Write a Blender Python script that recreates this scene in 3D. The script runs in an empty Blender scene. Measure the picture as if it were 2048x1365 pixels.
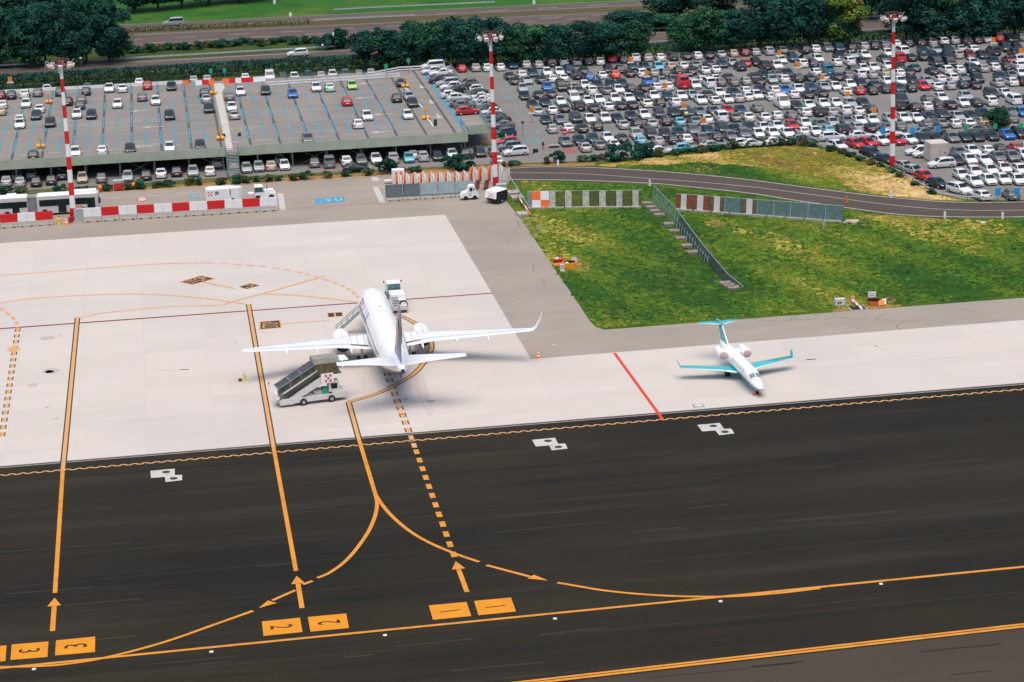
import bpy, math, random
from math import sin, cos, pi, radians, atan, atan2, hypot, sqrt, floor
from mathutils import Matrix, Vector
rnd = random.Random(7)
S = bpy.context.scene
COL = S.collection
# ---------------------------------------------------------------- camera
FPX = 4900.0; PSI = atan(723/hypot(4900, 1408)); TH = atan(1408/4900.0); ROLL = .0345; CH = 82.0
Fv = Vector((sin(PSI)*cos(TH), cos(PSI)*cos(TH), -sin(TH)))
R0 = Vector((cos(PSI), -sin(PSI), 0)); U0 = R0.cross(Fv)
CX = cos(ROLL)*R0 - sin(ROLL)*U0; CY = sin(ROLL)*R0 + cos(ROLL)*U0
cam = bpy.data.cameras.new('camera'); camo = bpy.data.objects.new('camera', cam); COL.objects.link(camo)
cam.sensor_width = 36; cam.lens = 36*FPX/2048; cam.clip_start = 1; cam.clip_end = 20000
M = Matrix((CX, CY, -Fv)).transposed().to_4x4(); M.translation = (0, 0, CH); camo.matrix_world = M
S.camera = camo
# ---------------------------------------------------------------- world, sun, exposure
SUN_EL, SUN_AZ = 76, 190          # azimuth clockwise from +Y
w = bpy.data.worlds.new('World'); S.world = w; w.use_nodes = True
nt = w.node_tree; bg = nt.nodes['Background']
sky = nt.nodes.new('ShaderNodeTexSky'); sky.sky_type = 'NISHITA'; sky.sun_disc = False
sky.sun_elevation = radians(SUN_EL); sky.sun_rotation = radians(SUN_AZ); sky.air_density = 1.0; sky.dust_density = 3.0
nt.links.new(sky.outputs[0], bg.inputs[0]); bg.inputs[1].default_value = .12
sun = bpy.data.lights.new('sun', 'SUN'); sun.energy = 1.5; sun.angle = radians(50); sun.color = (1, .92, .78)
so = bpy.data.objects.new('sun', sun); COL.objects.link(so)
dv = Vector((sin(radians(SUN_AZ))*cos(radians(SUN_EL)), cos(radians(SUN_AZ))*cos(radians(SUN_EL)), sin(radians(SUN_EL))))
so.rotation_euler = dv.to_track_quat('Z', 'Y').to_euler()
S.view_settings.view_transform = 'Standard'; S.view_settings.look = 'None'
S.view_settings.exposure = .66; S.view_settings.gamma = 1
S.render.engine = 'CYCLES'

# ---------------------------------------------------------------- pixel -> world
def G(px, py, z=0.0):
    d = Fv*FPX + CX*(px-1024) - CY*(py-682.5); t = (z-CH)/d.z
    return Vector((d.x*t, d.y*t, z))
# ---------------------------------------------------------------- colour + materials
KB = 1.6
def C(r, g, b, k=1.0):
    return tuple(min(.9, ((c/255)**2.2)/KB*k) for c in (r, g, b))
MATS = {}
def mat(name, rgb, rough=.7, var=.1, scale=1.0, metal=0, coat=0, world=False, spec=.4, detail=3, stretch=None, col2=None, lo=.35, hi=.65, alpha=None, bump=0):
    if name in MATS: return MATS[name]
    m = bpy.data.materials.new(name); m.use_nodes = True; n = m.node_tree.nodes; l = m.node_tree.links
    p = n['Principled BSDF']; p.inputs['Roughness'].default_value = rough; p.inputs['Metallic'].default_value = metal
    p.inputs['Coat Weight'].default_value = coat; p.inputs['Specular IOR Level'].default_value = spec
    if world:
        src = n.new('ShaderNodeNewGeometry').outputs['Position']
    else:
        src = n.new('ShaderNodeTexCoord').outputs['Object']
    if stretch:
        mp = n.new('ShaderNodeMapping'); mp.inputs['Scale'].default_value = stretch; l.new(src, mp.inputs[0]); src = mp.outputs[0]
    t = n.new('ShaderNodeTexNoise'); t.inputs['Scale'].default_value = scale; t.inputs['Detail'].default_value = detail; l.new(src, t.inputs['Vector'])
    r = n.new('ShaderNodeValToRGB'); l.new(t.outputs['Fac'], r.inputs[0])
    r.color_ramp.elements[0].position = lo; r.color_ramp.elements[1].position = hi
    a = [c*(1-var) for c in rgb]; b = [min(1, c*(1+var)) for c in rgb] if col2 is None else col2
    if col2 is not None: a = rgb
    r.color_ramp.elements[0].color = (*a[:3], 1); r.color_ramp.elements[1].color = (*b[:3], 1)
    l.new(r.outputs[0], p.inputs['Base Color'])
    if bump:
        bn = n.new('ShaderNodeBump'); bn.inputs['Strength'].default_value = bump; bn.inputs['Distance'].default_value = .3
        l.new(t.outputs['Fac'], bn.inputs['Height']); l.new(bn.outputs[0], p.inputs['Normal'])
    if alpha is not None: p.inputs['Alpha'].default_value = alpha
    m['ramp'] = 1; MATS[name] = m; return m
def layered(name, base, layers, rough=.85, fine=.12, finescale=6.0, stretchfine=None, grid=None):
    """ground material: base colour, then layers = [(colour, scale, lo, hi, stretch, strength)] mixed by noise, then fine grain"""
    m = bpy.data.materials.new(name); m.use_nodes = True; n = m.node_tree.nodes; l = m.node_tree.links
    p = n['Principled BSDF']; p.inputs['Roughness'].default_value = rough; p.inputs['Specular IOR Level'].default_value = .2
    pos = n.new('ShaderNodeNewGeometry').outputs['Position']
    cur = n.new('ShaderNodeRGB'); cur.outputs[0].default_value = (*base, 1); cur = cur.outputs[0]
    for i, (c, sc, lo, hi, st, k) in enumerate(layers):
        mp = n.new('ShaderNodeMapping'); mp.inputs['Scale'].default_value = st or (1, 1, 1); mp.inputs['Location'].default_value = (i*31.7, i*17.3, 0)
        l.new(pos, mp.inputs[0]); t = n.new('ShaderNodeTexNoise'); t.inputs['Scale'].default_value = sc; t.inputs['Detail'].default_value = 5; t.inputs['Roughness'].default_value = .62
        l.new(mp.outputs[0], t.inputs['Vector'])
        mr = n.new('ShaderNodeMapRange'); mr.inputs['From Min'].default_value = lo; mr.inputs['From Max'].default_value = hi; mr.inputs['To Max'].default_value = k
        l.new(t.outputs['Fac'], mr.inputs['Value'])
        mx = n.new('ShaderNodeMix'); mx.data_type = 'RGBA'; l.new(mr.outputs[0], mx.inputs[0]); l.new(cur, mx.inputs[6]); mx.inputs[7].default_value = (*c, 1)
        cur = mx.outputs[2]
    mp = n.new('ShaderNodeMapping'); mp.inputs['Scale'].default_value = stretchfine or (1, 1, 1); l.new(pos, mp.inputs[0])
    t = n.new('ShaderNodeTexNoise'); t.inputs['Scale'].default_value = finescale; t.inputs['Detail'].default_value = 2; l.new(mp.outputs[0], t.inputs['Vector'])
    mr = n.new('ShaderNodeMapRange'); mr.inputs['From Min'].default_value = .3; mr.inputs['From Max'].default_value = .7
    mr.inputs['To Min'].default_value = 1-fine; mr.inputs['To Max'].default_value = 1+fine; l.new(t.outputs['Fac'], mr.inputs['Value'])
    vm = n.new('ShaderNodeVectorMath'); vm.operation = 'SCALE'; l.new(cur, vm.inputs[0]); l.new(mr.outputs[0], vm.inputs['Scale'])
    out = vm.outputs[0]
    if grid:   # every cast slab has its own tone
        dv_ = n.new('ShaderNodeVectorMath'); dv_.operation = 'DIVIDE'; l.new(pos, dv_.inputs[0]); dv_.inputs[1].default_value = (grid[0], grid[1], 1e6)
        ad = n.new('ShaderNodeVectorMath'); ad.operation = 'ADD'; l.new(dv_.outputs[0], ad.inputs[0]); ad.inputs[1].default_value = grid[2]
        fl_ = n.new('ShaderNodeVectorMath'); fl_.operation = 'FLOOR'; l.new(ad.outputs[0], fl_.inputs[0]); wn_ = n.new('ShaderNodeTexWhiteNoise'); l.new(fl_.outputs[0], wn_.inputs['Vector'])
        mr = n.new('ShaderNodeMapRange'); mr.inputs['To Min'].default_value = 1-grid[3]; mr.inputs['To Max'].default_value = 1+grid[3]; l.new(wn_.outputs['Value'], mr.inputs['Value'])
        v2 = n.new('ShaderNodeVectorMath'); v2.operation = 'SCALE'; l.new(out, v2.inputs[0]); l.new(mr.outputs[0], v2.inputs['Scale']); out = v2.outputs[0]
    l.new(out, p.inputs['Base Color']); MATS[name] = m; return m
# ---------------------------------------------------------------- mesh builder
class MB:
    def __init__(s): s.v = []; s.f = []; s.mi = []; s.sm = []
    def add(s, vs, fs, mi=0, M=None, smooth=False):
        o = len(s.v)
        for v in vs:
            v = Vector(v); s.v.append(M @ v if M is not None else v)
        for f in fs: s.f.append([i+o for i in f]); s.mi.append(mi); s.sm.append(smooth)
        return s
    def box(s, x0, x1, y0, y1, z0, z1, mi=0, M=None, tx=0, ty=0):
        vs = [(x0, y0, z0), (x1, y0, z0), (x1, y1, z0), (x0, y1, z0), (x0+tx, y0+ty, z1), (x1-tx, y0+ty, z1), (x1-tx, y1-ty, z1), (x0+tx, y1-ty, z1)]
        return s.add(vs, [(3, 2, 1, 0), (4, 5, 6, 7), (0, 1, 5, 4), (1, 2, 6, 5), (2, 3, 7, 6), (3, 0, 4, 7)], mi, M)
    def tube(s, p0, p1, r0, r1=None, n=8, mi=0, M=None, caps=True, smooth=True):
        p0 = Vector(p0); p1 = Vector(p1); r1 = r0 if r1 is None else r1
        d = (p1-p0).normalized(); a = d.orthogonal().normalized(); b = d.cross(a)
        vs = [p0+(a*cos(2*pi*i/n)+b*sin(2*pi*i/n))*r0 for i in range(n)] + [p1+(a*cos(2*pi*i/n)+b*sin(2*pi*i/n))*r1 for i in range(n)]
        s.add(vs, [(i, (i+1) % n, n+(i+1) % n, n+i) for i in range(n)], mi, M, smooth)
        if caps: s.add(vs, [tuple(range(n))[::-1], tuple(range(n, 2*n))], mi, M)
        return s
    def path(s, pts, r, n=6, mi=0, M=None):
        for a, b in zip(pts[:-1], pts[1:]): s.tube(a, b, r, r, n, mi, M)
        return s
    def loft(s, rings, mi=0, M=None, caps=True, smooth=True, closed=True):
        n = len(rings[0]); vs = [p for r in rings for p in r]; fs = []
        for k in range(len(rings)-1):
            for i in range(n if closed else n-1):
                j = (i+1) % n; fs.append((k*n+i, k*n+j, (k+1)*n+j, (k+1)*n+i))
        if callable(mi):
            o = len(s.v); s.add(vs, [], 0, M)
            for q, f in enumerate(fs):
                s.f.append([i+o for i in f]); k, i = divmod(q, n if closed else n-1); s.mi.append(mi(k, i)); s.sm.append(smooth)
            if caps: s.f.append([o+i for i in range(n)][::-1]); s.mi.append(mi(0, 0)); s.sm.append(False); s.f.append([o+(len(rings)-1)*n+i for i in range(n)]); s.mi.append(mi(len(rings)-2, 0)); s.sm.append(False)
        else:
            s.add(vs, fs, mi, M, smooth)
            if caps: s.add(rings[0], [tuple(range(n))[::-1]], mi, M); s.add(rings[-1], [tuple(range(n))], mi, M)
        return s
    def prism(s, pts, z0, z1, mi=0, M=None):
        n = len(pts); vs = [(x, y, z0) for x, y in pts]+[(x, y, z1) for x, y in pts]
        return s.add(vs, [tuple(range(n))[::-1], tuple(range(n, 2*n))]+[(i, (i+1) % n, n+(i+1) % n, n+i) for i in range(n)], mi, M)
    def slab(s, q, t, mi=0, M=None):   # quad of 3d points given thickness t along its normal
        q = [Vector(p) for p in q]; nn = (q[1]-q[0]).cross(q[-1]-q[0]).normalized()*t; n = len(q)
        vs = q+[p+nn for p in q]
        return s.add(vs, [tuple(range(n))[::-1], tuple(range(n, 2*n))]+[(i, (i+1) % n, n+(i+1) % n, n+i) for i in range(n)], mi, M)
    def ell(s, c, r, n=10, m=6, mi=0, M=None):
        rings = []
        for k in range(m+1):
            t = -pi/2+pi*k/m; rr = max(.02, cos(t))
            rings.append([(c[0]+r[0]*rr*cos(2*pi*i/n), c[1]+r[1]*rr*sin(2*pi*i/n), c[2]+r[2]*sin(t)) for i in range(n)])
        return s.loft(rings, mi, M)
    def mesh(s, name, mats):
        me = bpy.data.meshes.new(name); me.from_pydata([tuple(v) for v in s.v], [], s.f)
        for m in (mats if isinstance(mats, (list, tuple)) else [mats]): me.materials.append(m)
        me.polygons.foreach_set('material_index', s.mi); me.polygons.foreach_set('use_smooth', s.sm); me.update(); return me
    def build(s, name, mats, parent=None):
        o = bpy.data.objects.new(name, s.mesh(name, mats)); COL.objects.link(o)
        if parent: o.parent = parent
        return o
def tag(o, label=None, cat=None, group=None, kind=None):
    if label: o['label'] = label
    if cat: o['category'] = cat
    if group: o['group'] = group
    if kind: o['kind'] = kind
    return o
def thing(name, label, cat, loc=(0, 0, 0), rz=0, group=None):
    o = bpy.data.objects.new(name, None); COL.objects.link(o); o.location = loc; o.rotation_euler = (0, 0, rz); o.empty_display_size = .3
    return tag(o, label, cat, group)
def struct(name, mb, m): return tag(mb.build(name, m), kind='structure')
def dup(root, loc, rz, label, group=None, scale=None, swap=None, drop=()):
    r = root.copy(); COL.objects.link(r); r.location = loc; r.rotation_euler = (0, 0, rz); r['label'] = label
    if scale: r.scale = scale
    if group: r['group'] = group
    for ch in list(root.children):
        c = ch.copy(); COL.objects.link(c); c.parent = r
        if swap: swap(c)
        for g in ch.children:
            d = g.copy(); COL.objects.link(d); d.parent = c
    return r
def ordn(i):
    return '%d%s' % (i, 'th' if 10 <= i % 100 <= 20 else {1: 'st', 2: 'nd', 3: 'rd'}.get(i % 10, 'th'))
WORDN = ['first', 'second', 'third', 'fourth', 'fifth', 'sixth', 'seventh', 'eighth', 'ninth', 'tenth', 'eleventh', 'twelfth', 'thirteenth', 'fourteenth', 'fifteenth', 'sixteenth', 'seventeenth', 'eighteenth', 'nineteenth', 'twentieth']
def wn(i): return WORDN[i-1] if i <= 20 else ordn(i)
# ---------------------------------------------------------------- sheets, ribbons
def sheet(name, pxs, z, m, zpix=0, kind='structure'):
    mb = MB(); pts = [G(x, y, zpix) for x, y in pxs]
    mb.add([(p.x, p.y, z) for p in pts], [tuple(range(len(pts)))[::-1]])
    o = mb.build(name, m); me = o.data
    if me.polygons[0].normal.z < 0: me.flip_normals()
    return tag(o, kind=kind)
def smooth_pts(P, n=8):
    if len(P) < 3: return P
    out = []; Q = [P[0]*2-P[1]]+P+[P[-1]*2-P[-2]]
    for i in range(1, len(Q)-2):
        p0, p1, p2, p3 = Q[i-1:i+3]
        for k in range(n):
            t = k/n; out.append(.5*((2*p1)+(-p0+p2)*t+(2*p0-5*p1+4*p2-p3)*t*t+(-p0+3*p1-3*p2+p3)*t**3))
    out.append(P[-1]); return out
def ribbon(mb, P, wd, z, mi=0):
    L = []; R = []
    for i, p in enumerate(P):
        a = P[max(0, i-1)]; b = P[min(len(P)-1, i+1)]; d = (b-a); d.z = 0; d.normalize(); n = Vector((-d.y, d.x, 0))*wd/2
        L.append((p.x+n.x, p.y+n.y, z)); R.append((p.x-n.x, p.y-n.y, z))
    n = len(P); mb.add(L+R, [(n+i, n+i+1, i+1, i) for i in range(n-1)], mi)
def line(mb, pxs, wd, z, mi=0, sm=True, zpix=0):
    P = [G(x, y, zpix) for x, y in pxs]
    if sm: P = smooth_pts(P)
    ribbon(mb, P, wd, z, mi); return P
def dashed(mb, P, wd, z, on, off, mi=0, start=0.0):
    # walk along polyline
    seg = []; cur = []; mode = True; left = on if not start else start; pos = P[0].copy(); i = 0; cur = [pos.copy()]
    while i < len(P)-1:
        d = (P[i+1]-pos); L = d.length
        if L < left:
            left -= L; pos = P[i+1].copy(); i += 1; cur.append(pos.copy())
        else:
            pos = pos+d*(left/L); cur.append(pos.copy())
            if mode and len(cur) > 1: seg.append(cur)
            mode = not mode; left = on if mode else off; cur = [pos.copy()]
    if mode and len(cur) > 1: seg.append(cur)
    for c in seg: ribbon(mb, c, wd, z, mi)
def glyphs(text):
    cu = bpy.data.curves.new('t', 'FONT'); cu.body = text; cu.size = 1; cu.resolution_u = 4; cu.offset = .004; ob = bpy.data.objects.new('t', cu); COL.objects.link(ob)
    dg = bpy.context.evaluated_depsgraph_get(); me = bpy.data.meshes.new_from_object(ob.evaluated_get(dg))
    vs = [(v.co.x, v.co.y) for v in me.vertices]; fs = [tuple(p.vertices) for p in me.polygons]
    bpy.data.objects.remove(ob); bpy.data.curves.remove(cu); bpy.data.meshes.remove(me)
    x0 = min(v[0] for v in vs); x1 = max(v[0] for v in vs); y0 = min(v[1] for v in vs); y1 = max(v[1] for v in vs)
    return [((x-x0)/(x1-x0), (y-y0)/(y1-y0)) for x, y in vs], fs
def text_quad(mb, text, q, mi=0, pad=0.0):   # q = bl, br, tr, tl 3d points
    vs, fs = glyphs(text); bl, br, tr, tl = q; out = []
    for u, v in vs:
        u = pad+u*(1-2*pad); v = pad+v*(1-2*pad); out.append((bl*(1-u)+br*u)*(1-v)+(tl*(1-u)+tr*u)*v)
    mb.add(out, fs, mi)
# ---------------------------------------------------------------- shared materials
m_white = mat('white_paint', (.78, .77, .76), .4, .03)
m_offw = mat('off_white', (.55, .53, .5), .6, .06)
m_black = mat('black_rubber', (.012, .014, .015), .8, .1)
m_dark = mat('dark_metal', (.03, .035, .037), .5, .1)
m_grey = mat('grey_metal', (.2, .22, .22), .5, .1)
m_lgrey = mat('light_grey_metal', (.4, .43, .43), .5, .06)
m_glass = mat('dark_glass', (.006, .018, .022), .22, .2, spec=.35)
m_red = mat('red_paint', (.62, .012, .015), .45, .06)
m_orange = mat('orange_paint', (.85, .17, .03), .5, .06)
m_yel = mat('yellow_paint', (.8, .42, .04), .6, .06)
m_blue = mat('blue_paint', (.02, .25, .6), .5, .06)
m_green = mat('green_paint', (.01, .35, .16), .5, .06)
m_conc = mat('cast_concrete', (.36, .33, .29), .9, .12, 2.0)
m_tail = mat('tail_lamp', (.55, .03, .03), .3, .1)
m_head = mat('head_lamp', (.75, .76, .74), .15, .05)
m_rim = mat('wheel_rim', (.35, .35, .35), .4, .1)
m_ymark = layered('yellow_marking', C(250, 168, 66), [(C(226, 138, 50), .5, .45, .7, None, .8), (C(120, 92, 56), 2.2, .60, .74, None, .75)], .75, .06, 4)
m_ymark2 = layered('apron_marking', C(244, 184, 122), [(C(232, 170, 110), .5, .45, .7, None, .8), (C(196, 176, 150), 2.0, .58, .74, None, .7)], .75, .05, 4)
m_wmark = layered('white_marking', C(226, 220, 212), [(C(190, 184, 176), .8, .5, .7, None, .8), (C(140, 134, 128), 2.4, .62, .76, None, .6)], .75, .05, 4)
m_kmark = mat('black_marking', C(70, 60, 48), .8, .1, .8, world=True)
m_rmark = mat('red_marking', C(190, 56, 60), .7, .15, .8, world=True)
m_rmark2 = mat('orange_red_marking', C(240, 75, 45), .7, .08, .8, world=True)
m_bmark = mat('blue_marking', C(70, 170, 205), .7, .15, .8, world=True)
m_dirt = mat('bare_soil', C(176, 135, 75), .95, .2, 1.3, world=True)

# ================================================================ GROUND
m_grass = layered('grass', C(74, 110, 20), [
    (C(124, 132, 32), .055, .45, .66, None, .8), (C(44, 92, 18), .09, .48, .64, None, .9), (C(150, 142, 48), .25, .58, .74, (1, .6, 1), .7),
    (C(38, 80, 20), .5, .5, .68, None, .75), (C(176, 166, 86), 1.6, .64, .8, None, .6)], .95, .38, 2.4)
m_meadow = layered('meadow_grass', C(168, 142, 44), [
    (C(214, 174, 96), .05, .45, .62, (1, 1.4, 1), .9), (C(84, 116, 34), .09, .55, .66, None, .8), (C(236, 198, 136), .9, .52, .7, (1, .5, 1), .8)], .95, .30, 2.0)
m_lawn = layered('far_lawn', C(56, 112, 38), [(C(104, 128, 52), .05, .48, .68, None, .8), (C(34, 84, 30), .12, .5, .7, None, .7)], .95, .2, 1.5)
m_slab = layered('apron_concrete', C(232, 221, 211), [
    (C(220, 210, 203), .03, .45, .7, None, .7), (C(240, 229, 224), .35, .5, .75, (.15, 1, 1), .6), (C(204, 196, 186), .12, .58, .8, (.2, 1, 1), .6), (C(206, 200, 194), .8, .66, .8, (.3, 1, 1), .5)], .85, .035, 5, grid=(7.5, 5, (-40.9/7.5+20, -254/5+60, 0), .028))
m_tarmac = layered('tarmac', C(183, 171, 158), [(C(168, 158, 146), .06, .4, .7, None, .8), (C(196, 182, 168), .2, .5, .75, (.3, 1, 1), .6), (C(142, 134, 126), .5, .66, .8, (.4, 1, 1), .5)], .9, .10, 7)
m_taxi = layered('taxiway_asphalt', C(55, 49, 35), [
    (C(34, 32, 24), .022, .40, .60, (.5, 1, 1), .9), (C(66, 60, 48), .16, .5, .72, (.08, 1, 1), .7), (C(28, 31, 24), .3, .52, .7, (.06, 1, 1), .7), (C(72, 66, 52), 1.1, .62, .75, (.12, 1, 1), .4)], .85, .26, 4)
m_taxi2 = layered('shoulder_asphalt', C(86, 76, 64), [(C(70, 62, 52), .05, .42, .66, (.3, 1, 1), .8), (C(100, 88, 74), .25, .5, .72, (.1, 1, 1), .6)], .85, .12, 5)
m_lot = layered('parking_asphalt', C(152, 147, 142), [(C(136, 134, 130), .08, .4, .7, None, .8), (C(168, 160, 152), .3, .5, .75, None, .6)], .9, .10, 5)
m_road = layered('road_asphalt', C(98, 88, 80), [(C(84, 78, 70), .1, .4, .7, None, .8), (C(116, 104, 96), .4, .5, .75, (.2, 1, 1), .6)], .9, .08, 5)
m_hway = layered('highway_asphalt', C(106, 94, 88), [(C(134, 118, 108), .1, .4, .7, (.1, 1, 1), .8), (C(84, 78, 76), .4, .5, .75, (.1, 1, 1), .7)], .9, .08, 5)
m_median = layered('median_scrub', C(104, 92, 66), [(C(78, 96, 54), .2, .45, .7, None, .8)], .95, .3, 2)
g = MB(); g.add([(-5000, -800, 0), (5000, -800, 0), (5000, 9000, 0), (-5000, 9000, 0)], [(0, 1, 2, 3)]); struct('ground', g, m_grass)
sheet('tarmac', [(-500, 430), (0, 400), (500, 369), (1020, 338), (1024, 352), (1014, 372), (1009, 398), (1040, 437), (1066, 474), (1110, 540), (1155, 605), (1180, 643), (1192, 655), (1210, 660), (2048, 596), (2600, 554), (2600, 800), (-500, 1000)], .010, m_tarmac)
sheet('apron', [(-500, 519), (890, 430), (1062, 719), (2600, 597), (2600, 721), (-500, 974)], .018, m_slab)
sheet('taxiway', [(-500, 975.5), (2600, 722.5), (2600, 1193.6), (-500, 1555)], .014, m_taxi)
sheet('taxiway_shoulder', [(-500, 1555), (2600, 1193.6), (3600, 2600), (-1500, 2600)], .012, m_taxi2)
UP = [(1020, 337), (1100, 334), (1200, 336.5), (1300, 342), (1400, 350), (1500, 360.5), (1634, 378), (1767, 394), (1901, 404.6), (2048, 404.6), (2200, 396), (2400, 380)]
LO = [(1020, 359.5), (1152, 361), (1300, 367), (1400, 376), (1500, 387), (1590, 401), (1687, 415), (1794, 428.7), (1896, 434), (2048, 434), (2200, 426), (2400, 412)]
CE = [(1000, 346), (1152, 347.7), (1305, 358), (1420, 366.5), (1520, 376.5), (1634, 391), (1767, 408.6), (1901, 420), (2048, 420.6), (2200, 412), (2400, 397)]
def px_sm(L, n=6):
    return [(v.x, v.y) for v in smooth_pts([Vector((x, y, 0)) for x, y in L], n)]
sheet('perimeter_road', [(x, y-2) for x, y in px_sm(UP)]+[(x, y+2) for x, y in px_sm(LO)][::-1], .014, m_road)
sheet('car_park_ground', [(-500, 222), (0, 190), (400, 165), (850, 138), (1010, 126), (2048, 62), (2600, 28), (2600, 402), (2048, 401), (1930, 399), (1870, 386), (1810, 350), (1760, 322), (1690, 305), (1620, 288), (1500, 291), (1300, 312), (1180, 322), (1000, 328), (500, 352), (0, 384), (-500, 416)], .008, m_lot)
sheet('meadow', [(1190, 331), (1300, 316), (1400, 308), (1500, 297), (1600, 292), (1680, 305), (1760, 325), (1810, 353), (1870, 389), (1930, 402), (1850, 400), (1767, 391), (1634, 375.5), (1500, 358), (1400, 348), (1300, 339.5), (1230, 335)], .005, m_meadow)
sheet('meadow_green', [(1235, 330), (1330, 331), (1400, 326), (1500, 333), (1590, 343), (1650, 358), (1700, 376), (1720, 387), (1634, 376), (1500, 358.5), (1400, 348.5), (1300, 340), (1230, 335)], .0062, layered('meadow_green', C(72, 108, 30), [(C(98, 122, 40), .2, .45, .65, None, .8), (C(44, 84, 26), .35, .5, .68, None, .8)], .95, .3, 2))
sheet('verge', [(-500, 431), (0, 401), (500, 369), (1020, 337), (1190, 331), (1190, 326), (1000, 331), (500, 361), (0, 393), (-500, 424)], .006, m_dirt)
sheet('verge_strip', [(-500, 418), (0, 383), (500, 351), (1000, 327), (1180, 321), (1230, 318), (1190, 333), (1020, 338), (500, 370), (0, 402), (-500, 432)], .0055, layered('verge_scrub', C(112, 108, 62), [(C(84, 92, 48), .25, .45, .65, None, .8), (C(150, 134, 92), .5, .55, .7, None, .7)], .95, .3, 2))
sheet('service_road', [(-500, 165), (2600, -8.6), (2600, 15.4), (-500, 189)], .008, m_hway)
sheet('highway_near', [(-500, 103), (250, 68.5), (1020, 35), (2600, -34), (2600, -22), (1320, 38), (1020, 56), (250, 96.5), (-500, 136)], .008, m_hway)
sheet('highway_far', [(-500, 88), (250, 50), (1020, 13.5), (2600, -60), (2600, -47), (1020, 24), (250, 58), (-500, 96)], .007, m_hway)
sheet('median', [(-500, 96), (250, 58), (1020, 24), (2600, -47), (2600, -34), (1020, 35), (250, 68.5), (-500, 103)], .004, m_median)
sheet('lawn', [(-500, 88), (250, 50), (1020, 13.5), (2600, -60), (2600, -200), (-500, -60)], .003, m_lawn)
sheet('roadside_grass', [(-500, 60), (2600, -150), (2600, 40), (2048, 64), (1010, 127), (850, 137), (0, 189), (-500, 222)], .002, layered('roadside_grass', C(70, 92, 40), [(C(94, 96, 48), .12, .45, .65, None, .8), (C(44, 74, 36), .3, .5, .68, None, .8)], .95, .3, 2))
sheet('ramp_road', [(-60, 30), (40, 8), (110, -20), (150, -20), (90, 8), (0, 34), (-60, 44)], .009, m_hway)
# ---- expansion joints of the apron
jm = MB()
for k in range(-14, 5):
    x = 40.9+k*7.5 if k <= 0 else None
    if x is not None: jm.box(x-.02, x+.02, 252, 352, .0195, .0200)
for x in (56, 71, 86, 101, 116): jm.box(x-.02, x+.02, 252, 274, .0195, .0200)
for y in [254+5*i for i in range(20)]:
    jm.box(-90, 40.8, y-.015, y+.015, .0205, .0212)
for y in (257, 262, 267): jm.box(40.9, 140, y-.015, y+.015, .0205, .0212)
struct('apron_joints', jm, mat('joint_sealant', C(214, 203, 196), .9, .05))
# oil stains
st = MB()
for px, py, r in ((93, 677, 1.0), (120, 671, .35), (102, 743, 1.1), (98, 744, .6), (65, 770, .7), (95, 815, .35), (112, 838, .4), (1108, 690, .3)):
    c = G(px, py); a0 = rnd.random()*6
    st.add([(c.x+r*(.7+.5*rnd.random())*cos(a0+i*pi/6), c.y+r*1.2*(.6+.5*rnd.random())*sin(a0+i*pi/6), .0225) for i in range(12)], [tuple(range(12))])
struct('apron_stains', st, mat('oil_stain', C(190, 180, 172), .8, .12, 2, world=True, col2=C(222, 212, 206)))
# ================================================================ MARKINGS
YC = [0]; yl = MB(); YM = [m_ymark2, m_kmark, m_ymark]
Z1, Z2 = .024, .029
def yline(pxs, wd=.42, bor=True, sm=True, mi=0):
    P = [G(x, y) for x, y in pxs]
    if sm: P = smooth_pts(P)
    YC[0] += 1; dz = YC[0]*.0008
    if bor: ribbon(yl, P, wd+.26, Z1+dz*.2, 1)
    ribbon(yl, P, wd*.92, Z2+dz, mi); return P
cA = [(-200, 563), (0, 552), (172, 539), (310, 529), (410, 526.5)]
yline(cA, .40, False)
P = smooth_pts([G(*p) for p in [(410, 526.5), (465, 529), (516, 533), (585, 542.6), (637, 556.4), (671, 566.7), (700, 580.5), (718, 597), (722, 606)]]); dashed(yl, P, .42, Z2, 1.25, .85)
yline([(-200, 640), (0, 607), (69, 597.7), (172, 591), (275, 589), (361, 593), (430, 600), (497, 610)], .42, False)
yline([(155, 637), (206.6, 627), (275, 619.4), (344, 613.6), (444, 611)], .40, False)
yline([(444, 611), (482, 599.5), (523, 589), (637, 556.4), (650, 553)], .5, False, False)
yline([(523, 589), (585, 591), (654, 597.7), (716, 606)], .45, False)
yline([(155, 636), (125.5, 942)], .45, True, False); yline([(125.5, 942), (110, 1187)], .45, False, False, 2)
yline([(497, 609.5), (547, 895)], .45, True, False); yline([(547, 895), (592, 1143)], .45, False, False, 2)
yline([(716, 606), (770, 622), (802, 633), (830, 647), (850, 664), (860, 680), (863, 695), (858, 709), (847.5, 727), (824.6, 751), (784, 774), (757, 787), (697, 805.5)], .5, True)
yline([(697, 804.5), (718, 880)], .45, True, False); yline([(718, 880), (750, 987)], .45, False, False, 2)
yline([(749, 984), (754, 1005), (751, 1030), (738, 1062), (715, 1096), (690, 1124), (660, 1146), (635, 1157)], .42, False, True, 2)
yline([(749, 984), (756, 998), (777, 1026), (811, 1057), (852, 1083), (906.6, 1107), (958, 1125)], .42, False, True, 2)
yline([(973, 1131.5), (1060, 1154.5)], .42, False, False, 2)
yline([(1115, 1166.5), (1221, 1183.7), (1340, 1193), (1460, 1194), (1560, 1187), (1640, 1177.5)], .42, False, True, 2)
yline([(625, 1163), (606, 1170)], .42, False, False, 2); yline([(591, 1181.5), (545, 1202)], .42, False, False, 2)
yline([(506, 1223), (430, 1250), (330, 1285), (230, 1312), (150, 1327), (70, 1334), (-60, 1336)], .42, False, True, 2)
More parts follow.
